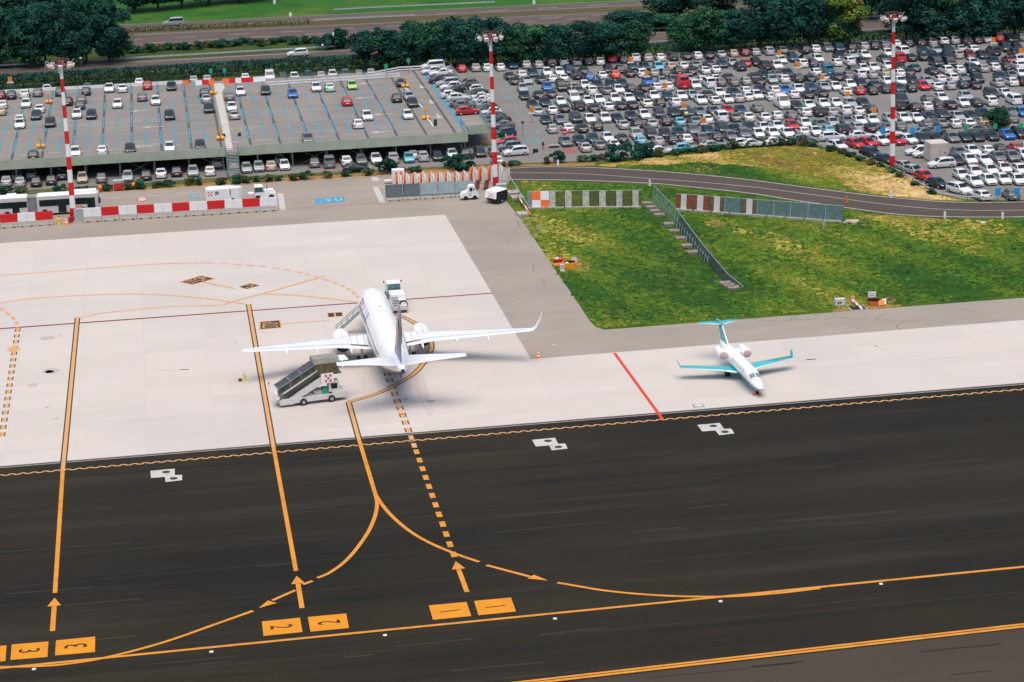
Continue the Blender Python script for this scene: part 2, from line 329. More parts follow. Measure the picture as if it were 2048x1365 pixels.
def arrow(tip, tail, hw, hl):
    a = G(*tip); b = G(*tail); d = (a-b).normalized(); n = Vector((-d.y, d.x, 0)); q = a-d*hl
    if hw > 0: yl.add([(a.x, a.y, Z2+.026), (q.x+n.x*hw, q.y+n.y*hw, Z2+.026), (q.x-n.x*hw, q.y-n.y*hw, Z2+.026)], [(0, 1, 2)], 2)
    return q
q = arrow((1096, 1162.5), (1060, 1154.5), .55, 1.9); q = arrow((517, 1218), (545, 1205), .55, 1.8)
for tip, tail in (((109.5, 1197), (105, 1263)), ((593.5, 1153), (604, 1217)), ((911.5, 1124), (934, 1185))):
    q = arrow(tip, tail, .62, 2.0); ribbon(yl, [G(*tail), q], .45, Z2, 2)
# dashed lead-in to the first stand
a = G(773, 745); b = G(831.4, 900); c = G(909, 1115)
dashed(yl, [a, b], .78, Z1, 1.5, 1.2, 1); dashed(yl, [a, b], .5, Z2, 1.5, 1.2, 0); dashed(yl, [b, c], .55, Z2, 1.5, 1.3, 2)
P = smooth_pts([G(*p) for p in [(0, 617), (17, 629), (31, 642.5), (36, 658)]]); dashed(yl, P, .42, Z2, 1.5, 1.1)
P = [G(36, 658), G(3, 880)]; dashed(yl, P, .70, Z1, 1.5, 1.2, 1); dashed(yl, P, .45, Z2, 1.5, 1.2)
c = G(27.5, 699); yl.add([(c.x-.9, c.y, Z2+.004), (c.x, c.y-1.8, Z2+.004), (c.x+.9, c.y, Z2+.004), (c.x, c.y+1.8, Z2+.004)], [(0, 1, 2, 3)], 0)
# taxi centreline and edge lines
yline([(-500, 1387.4), (2600, 1080)], .45, False, False, 2)
for o_, w_ in ((0, .40), (.50, .34)):
    A = G(-500, 1548); B = G(2600, 1190); n = Vector((-(B-A).y, (B-A).x, 0)).normalized()*o_; ribbon(yl, [A+n, B+n], w_, Z2, 2)
# wavy line
A = G(-300, 977); B = G(2500, 741); d = (B-A); L = d.length; d.normalize(); n = Vector((-d.y, d.x, 0)); N = int(L/.14)
ribbon(yl, [A+d*(i*L/N)+n*(.24*max(-.7, min(.7, sin(2*pi*i*L/N/1.15)))) for i in range(N)], .24, Z2, 0)
# red lines
rl = MB(); ribbon(rl, [G(-500, 694), G(985, 587)], .34, .0268, 1); ribbon(rl, [G(-500, 695.2), G(985, 587.6)], .22, .031, 0)
ribbon(rl, [G(1229, 707), G(1325, 839)], .38, .03, 2)
ribbon(rl, [G(-500, 486), G(0, 457.5), G(520, 421), G(868, 400)], .22, .022, 3)
struct('stand_safety_line', rl, [m_rmark, m_kmark, m_rmark2, mat('faded_red_marking', C(200, 130, 112), .7, .2, .5, world=True)])
struct('yellow_marking', yl, YM)
# number squares
nm = MB()
SQ = [('1', [(866, 1240.7), (857.7, 1211.7), (933, 1205), (942.5, 1233)], 1), ('1', [(957, 1231.5), (948, 1203), (1022, 1196), (1032, 1224)], 0),
      ('2', [(527, 1273), (523.7, 1244), (600, 1236.5), (605, 1265)], 1), ('2', [(621, 1264.5), (615.6, 1235), (692.5, 1228), (698, 1257)], 0),
      ('3', [(21, 1321), (23.5, 1290), (97, 1284), (95, 1315)], 1), ('3', [(110, 1312), (112, 1282), (190.4, 1274), (190, 1305)], 0),
      ('3', [(-62, 1331), (-59, 1299), (13, 1291.6), (11, 1323)], 0)]
for t, q, flip in SQ:
    bl, tl, tr, br = [G(*p) for p in q]
    nm.add([(p.x, p.y, Z2) for p in (bl, br, tr, tl)], [(0, 1, 2, 3)], 0)
    def at(u, v): p = (bl*(1-u)+br*u)*(1-v)+(tl*(1-u)+tr*u)*v; return Vector((p.x, p.y, Z2+.004))
    if t == '1':
        nm.add([at(.22, .46), at(.78, .46), at(.78, .54), at(.22, .54)] if 0 else [at(.24, .44), at(.78, .47), at(.78, .52), at(.24, .49)], [(0, 1, 2, 3)], 1)
    elif flip:   # top of the digit points right
        text_quad(nm, t, [at(.2, .63), at(.2, .38), at(.78, .38), at(.78, .63)], 1)
    else:
        text_quad(nm, t, [at(.8, .38), at(.8, .63), at(.22, .63), at(.22, .38)], 1)
struct('stand_number_marking', nm, [mat('stand_square_paint', C(252, 160, 0), .7, .06, .6, world=True), mat('digit_paint', C(62, 42, 14), .8, .1)])
# stop boxes
sb = MB()
def stopbox(q, txt, orient=0):
    bl, br, tr, tl = [G(*p) for p in q]; c = (bl+br+tr+tl)/4
    def at(u, v, z): p = (bl*(1-u)+br*u)*(1-v)+(tl*(1-u)+tr*u)*v; return Vector((p.x, p.y, z))
    e = .0
    sb.add([at(-.07, -.1, .024), at(1.07, -.1, .024), at(1.07, 1.1, .024), at(-.07, 1.1, .024)], [(0, 1, 2, 3)], 0)
    sb.add([at(0, 0, .028), at(1, 0, .028), at(1, 1, .028), at(0, 1, .028)], [(0, 1, 2, 3)], 1)
    if txt:
        Q = [at(.08, .12, .032), at(.92, .12, .032), at(.92, .88, .032), at(.08, .88, .032)]
        if orient: Q = Q[-orient:]+Q[:-orient]
        text_quad(sb, txt, Q, 0)
stopbox([(385, 569.5), (427, 558), (402, 552.8), (363, 564.5)], 'STOP')
stopbox([(521, 659), (561, 655.5), (558.5, 642), (521.5, 645)], 'STOP', 3)
stopbox([(494, 578.5), (518, 571.5), (501, 568), (479, 574.5)], '->')
stopbox([(657, 634.8), (685, 632.6), (683, 625.4), (655.8, 627.2)], None)
sb.add([G(p[0], p[1], .032) for p in ((669.5, 634), (673, 633.7), (670.5, 626), (667.2, 626.3))], [(0, 1, 2, 3)], 0)
line(sb, [(404, 564.5), (470, 578)], .42, .03, 0, False); line(sb, [(562, 649), (660, 641.5)], .30, .03, 0, False)
struct('stop_box_marking', sb, [m_ymark2, m_kmark])
# white double-box markers on the taxiway
wm = MB(); base = G(1394.4, 850.8)
poly = [G(*p)-base for p in [(1394.4, 850.8), (1439.5, 846.7), (1448, 858.5), (1462, 858), (1469, 867.7), (1438.5, 871.3), (1430.8, 861.8), (1404.6, 863.8)]]
cir = [G(1426.7, 852.8)-base, G(1450, 864.6)-base]
for an in ((1394.4, 850.8), (1064, 880.5), (301, 942.5)):
    o = G(*an); wm.add([(o.x+p.x, o.y+p.y, .026) for p in poly], [tuple(range(8))[::-1]], 0)
    for c in cir: wm.add([(o.x+c.x+.42*cos(i*pi/10), o.y+c.y+.42*sin(i*pi/10), .031) for i in range(20)], [tuple(range(20))], 1)
    
ribbon(wm, [G(-500, 977.2), G(2600, 724.2)], .12, .022, 0); ribbon(wm, [G(-500, 974.6), G(2600, 721.6)], .16, .023, 1)
# perimeter road lines
UPc = [(x, y) for x, y in px_sm(UP)]; LOc = px_sm(LO); CEc = px_sm(CE)
ribbon(wm, [G(-500, 429)]+[G(0, 399.5), G(500, 367.7)]+[G(*p) for p in UPc], .24, .020, 0)
ribbon(wm, [G(*p) for p in LOc], .24, .020, 0); ribbon(wm, [G(*p) for p in CEc], .16, .020, 0)
line(wm, [(560, 387), (566, 420.5)], .9, .021, 0, False); line(wm, [(750.5, 374.5), (766, 406.5)], .9, .021, 0, False)
line(wm, [(748, 374.6), (1000, 360.5), (1024, 359.5)], .3, .0215, 0, False); line(wm, [(747.5, 354.5), (753, 362)], 1.1, .021, 0, False); line(wm, [(752, 362.5), (860, 356), (1000, 346)], .18, .020, 0, False)
for a, b in (((203, 397), (243, 395)), ((274, 394), (318, 391.3)), ((348, 389), (395, 386.3)), ((905, 350.5), (950, 348.5))): line(wm, [a, b], .22, .020, 0, False)
struct('white_marking', wm, [m_wmark, mat('patch_dark', C(74, 62, 60), .8, .1)])
bm_ = MB()
for q in ([(631, 409), (690, 404), (688, 393), (630, 398)], [(378, 396.5), (397, 395), (397, 389), (378, 390)]):
    bm_.add([G(x, y, .021) for x, y in q], [(0, 1, 2, 3)], 0)
text_quad(bm_, '- 9 U', [G(p[0], p[1], .025) for p in ((639, 405), (684, 401), (683, 396), (638, 400))], 1)
text_quad(bm_, 'BUS', [G(p[0], p[1], .025) for p in ((382, 394.8), (394, 394), (394, 390.8), (382, 391.8))], 1)
for px, py in ((284, 399), (840, 351.5)):
    c = G(px, py)
    for r, z, mi in ((1, .021, 2), (.72, .025, 1)): bm_.add([(c.x+.88*r*cos(i*pi/12), c.y+1.9*r*sin(i*pi/12), z) for i in range(24)], [tuple(range(24))], mi)
struct('service_lane_marking', bm_, [mat('lane_blue', C(92, 172, 208), .7, .1, .8, world=True), m_wmark, mat('lane_red', C(232, 110, 96), .7, .1)])
# ================================================================ HIGHWAY DETAIL
hm = MB()
def hl(y0, s, x0, x1, w_=.2): ribbon(hm, [G(x0, y0+s*x0), G(x1, y0+s*x1)], w_, .02, 0)
hl(106, -.0495, -400, 2500); hl(82.5, -.0468, -400, 2500); hl(70.5, -.0465, -400, 2500); hl(61.8, -.0482, -400, 2500)
hl(140, -.0563, -400, 2500, .3); hl(157, -.0563, -400, 2500, .3)
for y0, s_, sh in ((94.8, -.0537, 0), (101.5, -.0552, 4), (72.5, -.0520, 3)):
    A = G(-300+sh*10, y0-s_*300); B = G(2400, y0+s_*2400); dashed(hm, [A, B], .24, .021, 4.6, 7.0)
struct('highway_marking', hm, m_wmark)
def rail(name, label, pts, h=.8, post=3.0, beam=.32, m=None, cat='guardrail', extra=0, r=.05):
    root = thing(name, label, cat, tuple(pts[0])); o = Vector(pts[0]); b = MB(); p = MB(); posts = []
    Q = [Vector(x)-o for x in pts]
    for a, c in zip(Q[:-1], Q[1:]):
        d = (c-a); L = d.length; n = Vector((-d.y, d.x, 0)).normalized()*.04; up = Vector((0, 0, 1))
        for zz in [h]+([h*.5] if extra else []):
            b.slab([a+up*(zz-beam), c+up*(zz-beam), c+up*zz, a+up*zz], .07)
        k = max(1, int(L/post))
        for i in range(k+1): posts.append(a+d*(i/k))
    b.build('beam', m or m_lgrey, root); p.tube((0, 0, 0), (0, 0, h), r, r, 5); pm = p.mesh('post', m_grey); posts = posts[::max(1, len(posts)//90+1)]
    for q in posts:
        q_ = bpy.data.objects.new('post', pm); COL.objects.link(q_); q_.parent = root; q_.location = q
    return root
rail('guardrail', 'long galvanised guardrail on the far side of the road nearest the hedge', [G(-300, 153), G(0, 137), G(700, 97), G(1400, 58), G(2300, 8)])
rail('guardrail', 'galvanised guardrail curving along the green lawn above the motorway', [G(668, 25), G(750, 20), G(900, 13.5), G(990, 9.5)])
rail('guardrail', 'guardrail beside the small ramp road at the top left corner', [G(0, 20), G(30, 8), G(75, -8)])
rail('guardrail', 'short guardrail in the middle of the motorway beyond the white car', [G(628, 46), G(700, 42), G(830, 36)])
rail('low_fence', 'low rusty rail fence at the edge of the car park beside the dry grass', [G(1618, 290), G(1690, 305), G(1740, 326), G(1800, 350), G(1850, 380), G(1884, 396)], .7, 2.5, .12, m_offw, 'fence')
rail('pipe_barrier', 'cream pipe barrier by the road below the white coupe', [G(1885, 397), G(1935, 403), G(1990, 405)], .8, 2.2, .14, m_offw, 'barrier')
# ================================================================ PARKING DECK
DZ = 3.0
fl = G(-300, 339.6, 4.0); fr = G(935.5, 265, 4.0); br = G(846, 140, DZ); bl = G(-300, 203, DZ)
e1 = G(931, 252, 4.0); e2 = G(981, 247.3, 4.0); e3 = G(900, 131, DZ)
e1 = br+(fr-br)*((e1-br).dot((fr-br).normalized())/(fr-br).length); 
deck = thing('parking_deck', 'long low parking deck with a grey green front edge and blue bay lines', 'parking deck', (0, 0, 0))
m_deck = layered('deck_surface', C(168, 162, 152), [(C(150, 146, 144), .1, .4, .7, (1, .3, 1), .8), (C(190, 178, 166), .4, .5, .75, (.15, 1, 1), .7), (C(126, 124, 122), .9, .6, .75, (.05, 1, 1), .8)], .9, .10, 5)
m_fascia = mat('fascia_paint', C(196, 208, 186), .7, .07, .6)
mb = MB(); mb.prism([(p.x, p.y) for p in (fl, fr, br, bl)], DZ-.35, DZ); mb.prism([(p.x, p.y) for p in (e1, e2, e3, br)], DZ-.36, DZ-.004); mb.build('deck_slab', m_deck, deck)
def fpan(a, b, z0=2.45, z1=4.0, name='fascia'):
    f = MB(); d = (b-a); L = d.length; n = max(1, round(L/5.2)); dn = Vector((d.y, -d.x, 0)).normalized()
    for i in range(n):
        p = a+d*(i/n); q = a+d*((i+1)/n)-d.normalized()*.025
        f.slab([(p.x, p.y, z0), (p.x, p.y, z1), (q.x, q.y, z1), (q.x, q.y, z0)], -.12)
    return f.build(name, m_fascia, deck)
ud = (fr-fl).normalized()
def onfront(px): 
    a = fl; best = None
    for i in range(4001):
        p = fl+(fr-fl)*(i/4000); q = p-Vector((0, 0, CH)); x = 1024+FPX*q.dot(CX)/q.dot(Fv)
        if x >= px: return p
    return fr
f0 = Vector((fl.x, fl.y, 0)); s1 = onfront(452); s2 = onfront(474)
s1.z = 0; s2.z = 0; r1 = Vector((fr.x, fr.y, 0))
fpan(f0, s1); fpan(s2, r1); fpan(Vector((e1.x, e1.y, 0)), Vector((e2.x, e2.y, 0)))
# fascia return on the right end
dd = MB(); dd.slab([(r1.x, r1.y, 2.45), (r1.x, r1.y, 4.0), (e1.x, e1.y, 4.0), (e1.x, e1.y, 2.45)], .1); dd.build('end_fascia', m_fascia, deck)
# dark runner strips and blue bay lines
db = MB(); dj = MB(); dl = MB()
X0 = G(207, 250, DZ).x
def depth_at(x): # y range of deck at world x
    t = (x-fl.x)/(fr.x-fl.x); yf = fl.y+(fr.y-fl.y)*t; t = (x-bl.x)/(br.x-bl.x); yb = bl.y+(br.y-bl.y)*t; return yf, yb
for k in range(-12, 14):
    x = X0+4.85*k
    if fl.x+1 < x < br.x-.5:
        yf, yb = depth_at(x); db.box(x-.22, x+.22, yf+.3, yb-.3, DZ+.002, DZ+.006)
for i in range(60):
    t = (i+.5)/60; a = fl+(bl-fl)*t; b = fr+(br-fr)*t; ribbon(dj, [a, b], .12, DZ+.009)
rows = [(262, 290), (228, 251), (200, 217), (173, 185)]; RW = []
for a, b in rows:
    ya = G(300, b, DZ).y; yb = G(300, a, DZ).y; RW.append((ya, yb))
    for k in range(-24, 27):
        x = X0+2.42*k-1.2*0; yy = (ya+yb)/2
        if fl.x+1 < x < fr.x-7 and not (G(425, 240, DZ).x-.2 < x < G(458, 240, DZ).x+.5): dl.box(x-.12, x+.12, ya, yb, DZ+.010, DZ+.013)
# blue hatch along the angled bays
ribbon(dl, [G(846, 146, DZ), G(905, 225, DZ), G(930, 262, DZ)], .55, DZ+.012, 0)
db.build('deck_runner_strip', mat('deck_joint_strip', C(96, 98, 102), .9, .2, .8), None).__setitem__('kind', 'structure'); dj.build('deck_joint_line', mat('deck_joint', C(126, 120, 116), .9, .2, .8), None).__setitem__('kind', 'structure'); dl.build('deck_bay_line', m_bmark, None).__setitem__('kind', 'structure')
wl = MB()
for k in range(-9, 12):
    x = X0+4.85*k+1
    for yy in ((RW[0][1]+RW[1][0])/2, ):
        pass
    if fl.x < x < fr.x-9: wl.box(x, x+2.2, RW[0][0]-2.0, RW[0][0]-1.8, DZ+.010, DZ+.013)
def dk(px, py): p = G(px, py, DZ); return Vector((p.x, p.y, 0))
def darrow(mbx, px, py, rz, z, s=1.0, zp=0):
    c = G(px, py, zp); Mx = Matrix.Translation((c.x, c.y, z)) @ Matrix.Rotation(rz, 4, 'Z') @ Matrix.Scale(s, 4)
    mbx.add([(-.15, -1.8, 0), (.15, -1.8, 0), (.15, .4, 0), (-.15, .4, 0)], [(0, 1, 2, 3)], 0, Mx); mbx.add([(-.6, .4, 0), (.6, .4, 0), (0, 1.8, 0)], [(0, 1, 2)], 0, Mx)
for px, py, rz in ((843, 174, pi), (862, 204, pi), (877, 233, pi), (305, 254, pi/2), (735, 167, pi/2), (728, 196, pi/2), (765, 229, pi/2), (762, 264, pi/2), (280, 222, pi/2), (283, 293, pi/2)): darrow(wl, px, py, rz, DZ+.011, 1.1, DZ)
struct('deck_white_marking', wl, m_wmark)
# walkway and stair
wk = MB(); pts = [dk(*p) for p in [(428, 168), (445.5, 167), (449.6, 176), (443.5, 186), (455, 237.5), (466, 300), (454, 301.5), (440.5, 241.7), (430, 190)]]
wk.prism([(p.x, p.y) for p in pts][::-1], DZ+.004, DZ+.06); wk.build('walkway', m_wmark, deck)
sa = (s1+s2)/2; nrm = Vector((ud.y, -ud.x, 0)); nrm = nrm if nrm.y < 0 else -nrm; nrm.normalize()
stp = MB(); W2 = .95
for i in range(16):
    t = i/16; c = sa+nrm*(.2+t*5.0); z = DZ-.05-t*(DZ-.1)
    q = [c-ud*W2, c+ud*W2, c+ud*W2+nrm*.2, c-ud*W2+nrm*.2]; stp.prism([(p.x, p.y) for p in q], z-.05, z)
stp.build('stair_treads', m_lgrey, deck)
for s_ in (-1, 1):
    h = MB(); a = sa+ud*W2*s_+nrm*.1; b = a+nrm*5.1
    for dz in (.5, 1.0): h.tube((a.x, a.y, DZ+dz), (b.x, b.y, dz), .05, .05, 5)
    h.tube((a.x, a.y, DZ-.15), (b.x, b.y, .1), .09, .09, 5)
    for i in range(6):
        p = a+(b-a)*(i/5); z = DZ*(1-i/5); h.tube((p.x, p.y, z), (p.x, p.y, z+1), .035, .035, 5)
    h.build('handrail', mat('teal_steel', (.05, .14, .13), .5, .1), deck)
# columns and braces
for r_ in range(4):
    n_ = 15 if r_ < 2 else 8
    for i in range(n_):
        p = onfront(-40+i*(930+40)/(n_-1))-nrm*(.9+r_*5.2 if r_ < 2 else .9+10.4*r_); c = MB(); c.box(-.11, .11, -.11, .11, 0, DZ-.35); c.box(-.2, .2, -.2, .2, 0, .04)
        o = c.build('column', m_grey, deck); o.location = (p.x, p.y, 0)
for px in (100, 250, 395, 600, 690, 880):
    a = onfront(px)-nrm*1.1; b = onfront(px+55)-nrm*1.1; x = MB()
    x.tube((a.x, a.y, .1), (b.x, b.y, 2.5), .04, .04, 5); x.tube((a.x, a.y, 2.5), (b.x, b.y, .1), .04, .04, 5); x.build('brace', m_grey, deck)
# parapets and railings
def para(name, a, b, h, t, m, z=DZ, seg=2.4):
    f = MB(); d = b-a; L = d.length; n = max(1, int(L/seg)); u = d.normalized()
    for i in range(n):
        p = a+d*(i/n)+u*.04; q = a+d*((i+1)/n)-u*.04; f.slab([(p.x, p.y, z), (q.x, q.y, z), (q.x, q.y, z+h), (p.x, p.y, z+h)], t)
    return f.build(name, m, deck)
para('rear_parapet', dk(-300, 203), dk(366, 167.5), .6, .15, m_white)
def drail(a, b, h=1.0, z=DZ, m=None, name='railing', two=True):
    f = MB(); d = b-a; n = max(1, int(d.length/2.4))
    for zz in ((h, h*.45) if two else (h,)): f.slab([(a.x, a.y, z+zz-.22), (b.x, b.y, z+zz-.22), (b.x, b.y, z+zz), (a.x, a.y, z+zz)], .07)
    for i in range(n+1): p = a+d*(i/n); f.tube((p.x, p.y, z), (p.x, p.y, z+h), .05, .05, 5)
    return f.build(name, m or m_offw, deck)
drail(dk(533, 173), dk(800, 155), .85, m=m_white); drail(dk(748, 152), dk(795, 143), .8, m=m_white); drail(dk(795, 143), dk(850, 140), .85, m=m_white)
m_rail = mat('rail_bluegrey', (.20, .29, .29), .5, .08)
drail(dk(901, 137), dk(981, 262), 1.0, m=m_rail, name='side_railing')
f = MB(); a = f0-nrm*.4; b = r1-nrm*.4; f.tube((a.x, a.y, 3.62), (b.x, b.y, 3.62), .05, .05, 5); f.build('front_rail', m_rail, deck)
drail(dk(921, 244), dk(937, 268), .9, m=m_rail, name='corner_railing')
# plastic barriers on the deck edge
def plastic(px0, px1, y, colm, lab):
    a = dk(px0, y); b = dk(px1, y-(px1-px0)*.06); L = (b-a).length; t = MB()
    t.loft([[(x, -.25, 0), (x, -.2, .3), (x, -.09, .9), (x, .09, .9), (x, .2, .3), (x, .25, 0)] for x in (0, .05, L-.05, L)], smooth=False)
    o = t.build('plastic_barrier', colm); o.location = (a.x, a.y, DZ+.001); o.rotation_euler.z = atan2((b-a).y, (b-a).x); tag(o, lab, 'barrier', 'plastic barriers along the back of the deck')
for px0, px1, y, m_, lab in ((366.5, 377, 171.5, m_orange, 'single orange plastic barrier left of the others on the parking deck'), (391, 404, 171, m_white, 'white plastic barrier left of the red pair on the deck'),
    (405, 417, 170, m_red, 'red plastic barrier left of the white walkway, next to an orange one'), (417.5, 428, 169.3, m_orange, 'orange plastic barrier touching the left side of the white walkway'),
    (445, 458, 167.5, m_orange, 'orange plastic barrier touching the right side of the white walkway'), (458.5, 470, 166.8, m_red, 'red plastic barrier between an orange and a white one'),
    (471, 482.5, 166.1, m_white, 'white plastic barrier between two red ones on the deck'), (483, 506, 165.4, m_red, 'longest red plastic barrier on the deck, right of the white one'),
    (507, 531, 164, m_white, 'white plastic barrier at the right end of the deck row')): plastic(px0, px1, y, m_, lab)
# ================================================================ CARS
PAINT = {}
def paint(k, rgb, rough=.3, metal=0): PAINT[k] = mat('car_paint_'+k, rgb, rough, .03, .3, metal, .6)
for k, c in dict(w=(.66, .66, .66), s=(.33, .345, .35), g=(.13, .145, .15), k=(.014, .022, .026), r=(.50, .012, .018), o=(.80, .07, .02), b=(.015, .13, .42), n=(.012, .045, .075), t=(.12, .42, .52), e=(.42, .34, .24), l=(.36, .58, .14), d=(.16, .01, .02), c=(.006, .16, .24), a=(.45, .62, .50)).items(): paint(k, c)
CNAME = dict(w='white', s='silver', g='grey', k='black', r='red', o='orange red', b='blue', n='dark blue', t='light blue', e='beige', l='lime green', d='dark red', c='teal covered', a='pale green')
CT = {  # y, halfwidth, belt z, top z, roof halfwidth
 'h': dict(L=4.0, st=[(2.0, .66, .52, .55, .60), (1.93, .78, .62, .66, .7), (1.45, .86, .76, .82, .74), (.95, .87, .84, .92, .74), (.15, .875, .88, 1.42, .60), (-.5, .875, .90, 1.49, .62), (-1.35, .87, .90, 1.44, .60), (-1.82, .85, .90, 1.0, .68), (-1.96, .80, .80, .84, .72), (-2.0, .74, .50, .54, .68)]),
 'c': dict(L=4.5, st=[(2.25, .68, .50, .53, .6), (2.16, .80, .60, .64, .72), (1.6, .88, .74, .80, .76), (.9, .89, .82, .90, .76), (0, .89, .86, 1.34, .60), (-.6, .89, .88, 1.41, .61), (-1.15, .89, .88, 1.33, .60), (-1.75, .87, .90, .98, .72), (-2.15, .82, .88, .95, .74), (-2.25, .74, .55, .60, .70)]),
 'u': dict(L=4.4, st=[(2.2, .70, .58, .62, .62), (2.1, .83, .74, .78, .74), (1.6, .90, .88, .95, .78), (1.15, .91, .96, 1.05, .78), (.4, .91, 1.0, 1.58, .66), (-.5, .91, 1.02, 1.66, .68), (-1.7, .91, 1.02, 1.62, .66), (-2.0, .89, 1.0, 1.14, .76), (-2.14, .84, .85, .90, .76), (-2.2, .78, .5, .54, .7)]),
 'v': dict(L=4.7, st=[(2.35, .72, .62, .66, .66), (2.25, .86, .8, .86, .78), (1.85, .92, .94, 1.02, .8), (1.45, .93, 1.02, 1.14, .82), (.75, .93, 1.06, 1.80, .74), (-.5, .93, 1.06, 1.88, .76), (-2.0, .93, 1.06, 1.86, .76), (-2.2, .92, 1.04, 1.25, .84), (-2.3, .9, .9, .95, .84), (-2.35, .84, .5, .55, .78)]),
 'x': dict(L=5.4, st=[(2.7, .80, .7, .75, .74), (2.6, .94, .95, 1.02, .88), (2.2, 1.0, 1.1, 1.25, .9), (1.9, 1.0, 1.2, 1.4, .9), (1.2, 1.0, 1.25, 2.25, .82), (-.5, 1.0, 1.25, 2.40, .84), (-2.4, 1.0, 1.25, 2.38, .84), (-2.62, 1.0, 1.25, 1.6, .9), (-2.66, .98, 1.0, 1.1, .9), (-2.7, .92, .5, .55, .86)])}
TNAME = {'h': 'hatchback', 'c': 'saloon', 'u': 'tall crossover', 'v': 'small van', 'x': 'large van'}
def car_parts(kind):
    P = CT[kind]; st = P['st']; parts = []
    body = MB(); rings = []
    for (y, wd, zb, zt, wr) in st:
        w0 = wd*.93
        half = [(w0, .24), (wd, .42), (wd, zb*.82), (wd*.985, zb), (wr+(.02 if zt-zb < .2 else 0), zt-(.03 if zt-zb > .2 else .01)), (wr*.7, zt)]
        rings.append([(x, y, z) for x, z in half]+[(-x, y, z) for x, z in half[::-1]])
    body.loft(rings, smooth=True); 
    yw = P['L']/2*.62
    parts.append(('body', body, 'P'))
    def S_(i): return st[i]
    def pt(i, side, u, off=.012):   # side surface of greenhouse
        y, wd, zb, zt, wr = S_(i); x0 = wd*.985; z1 = zt-.03
        return Vector((side*((x0+(wr+0*.02-x0)*u)+off), y, zb+(z1-zb)*u+off*.3))
    def topq(i, j, t0, t1, k):      # sloping glass between roof station and cowl station
        (ya, wa, za, ta, ra), (yb, wb, zb_, tb, rb) = S_(i), S_(j); q = []
        for t, sg in ((t0, -1), (t0, 1), (t1, 1), (t1, -1)):
            y = ya+(yb-ya)*t; z = ta+(tb-ta)*t+.02; x = (ra+(rb-ra)*t)*k; q.append((sg*x, y, z))
        nn = .012 if yb < ya else .012
        return q
    g_ = MB(); q = topq(3, 4, .10, .95, .93); g_.add([(x, y+.012, z+.005) for x, y, z in q], [(0, 1, 2, 3)]); parts.append(('windscreen', g_, 'G'))
    g_ = MB(); e = 6
    q = topq(e, e+1, .10, .88 if kind != 'c' else .95, .90); g_.add([(x, y-.014, z+.005) for x, y, z in q], [(0, 1, 2, 3)]); parts.append(('rear_window', g_, 'G'))
    for sg in (-1, 1):
        g_ = MB(); a = pt(3, sg, .1); b0, b1 = pt(4, sg, .12), pt(4, sg, .86); c0, c1 = pt(5, sg, .12), pt(5, sg, .88); d0, d1 = pt(6, sg, .14), pt(6, sg, .84)
        a = Vector((b0.x, b0.y+(a.y-b0.y)*.72, b0.z)); e0 = pt(7, sg, .2); e0 = Vector((d0.x, d0.y+(e0.y-d0.y)*.45, d0.z+.05))
        V = [a, b0, b1, c0, c1, d0, d1, e0]
        F = [(0, 1, 2), (1, 3, 4, 2), (3, 5, 6, 4), (5, 7, 6)]
        if kind == 'x': V = [a, b0, b1, (b0+c0)/2, (b1+c1)/2]; F = [(0, 1, 2), (1, 3, 4, 2)]
        g_.add(V, F if sg < 0 else [f[::-1] for f in F]); parts.append(('side_window', g_, 'G'))
    hl_ = P['L']/2
    for sy in (1, -1):
        for sg in (-1, 1):
            m_ = MB(); x = st[3][1]-.10; y = sy*yw
            m_.tube((sg*(x-.1), y, .32), (sg*(x+.115), y, .32), .32, .32, 12, 0); m_.tube((sg*(x+.116), y, .32), (sg*(x+.124), y, .32), .19, .17, 8, 1); parts.append(('wheel', m_, 'W'))
    zf = st[1][2]; wf = st[1][1]
    for sg in (-1, 1):
        m_ = MB(); m_.add([(sg*(wf-.05), hl_-.10, zf-.10), (sg*(wf-.34), hl_-.02, zf-.10), (sg*(wf-.30), hl_-.045, zf+.05), (sg*(wf+.02), hl_-.36, zf+.09)], [(0, 1, 2, 3) if sg > 0 else (3, 2, 1, 0)])
        m_.v = [v+Vector((sg*.012, .03, .025)) for v in m_.v]; parts.append(('headlight', m_, 'H'))
    zr = st[-2][2]; wr_ = st[-2][1]; zt_ = {'h': .92, 'c': .86, 'u': 1.05, 'v': 1.1, 'x': 1.1}[kind]
    for sg in (-1, 1):
        m_ = MB(); m_.box(min(sg*(wr_-.30), sg*(wr_+.012)), max(sg*(wr_-.30), sg*(wr_+.012)), -hl_+.0, -hl_+.2, zt_-.22, zt_-.02); parts.append(('tail_light', m_, 'T'))
    m_ = MB(); m_.box(-.26, .26, -hl_-.02, -hl_+.06, .52, .64); parts.append(('number_plate', m_, 'N'))
    m_ = MB(); m_.box(-.45, .45, hl_-.06, hl_+.015, .34, .48); parts.append(('grille', m_, 'K'))
    return parts
PROTO = {}
m_cover = {'P': None, 'G': m_glass, 'W': [m_black, m_rim], 'H': m_head, 'T': m_tail, 'N': m_white, 'K': m_dark}
for k in CT:
    PROTO[k] = [(n, b, mk, b.mesh('car_'+n, m_cover[mk] or PAINT['w'])) for n, b, mk in car_parts(k)]
BODY = {}
def body_mesh(kind, col):
    if (kind, col) not in BODY:
        me = PROTO[kind][0][3].copy(); me.materials[0] = PAINT[col]; BODY[(kind, col)] = me
    return BODY[(kind, col)]
def make_car(kind, col, loc, rz, label, group, sc=1.0):
    t = thing('parked_car' if kind in 'hcu' else 'parked_van', label, 'car' if kind in 'hcu' else 'van', loc, rz, group); t.scale = (sc, sc, sc)
    for i, (n, b, mk, me) in enumerate(PROTO[kind]):
        o = bpy.data.objects.new(n, body_mesh(kind, col) if i == 0 else me); COL.objects.link(o); o.parent = t
    return t
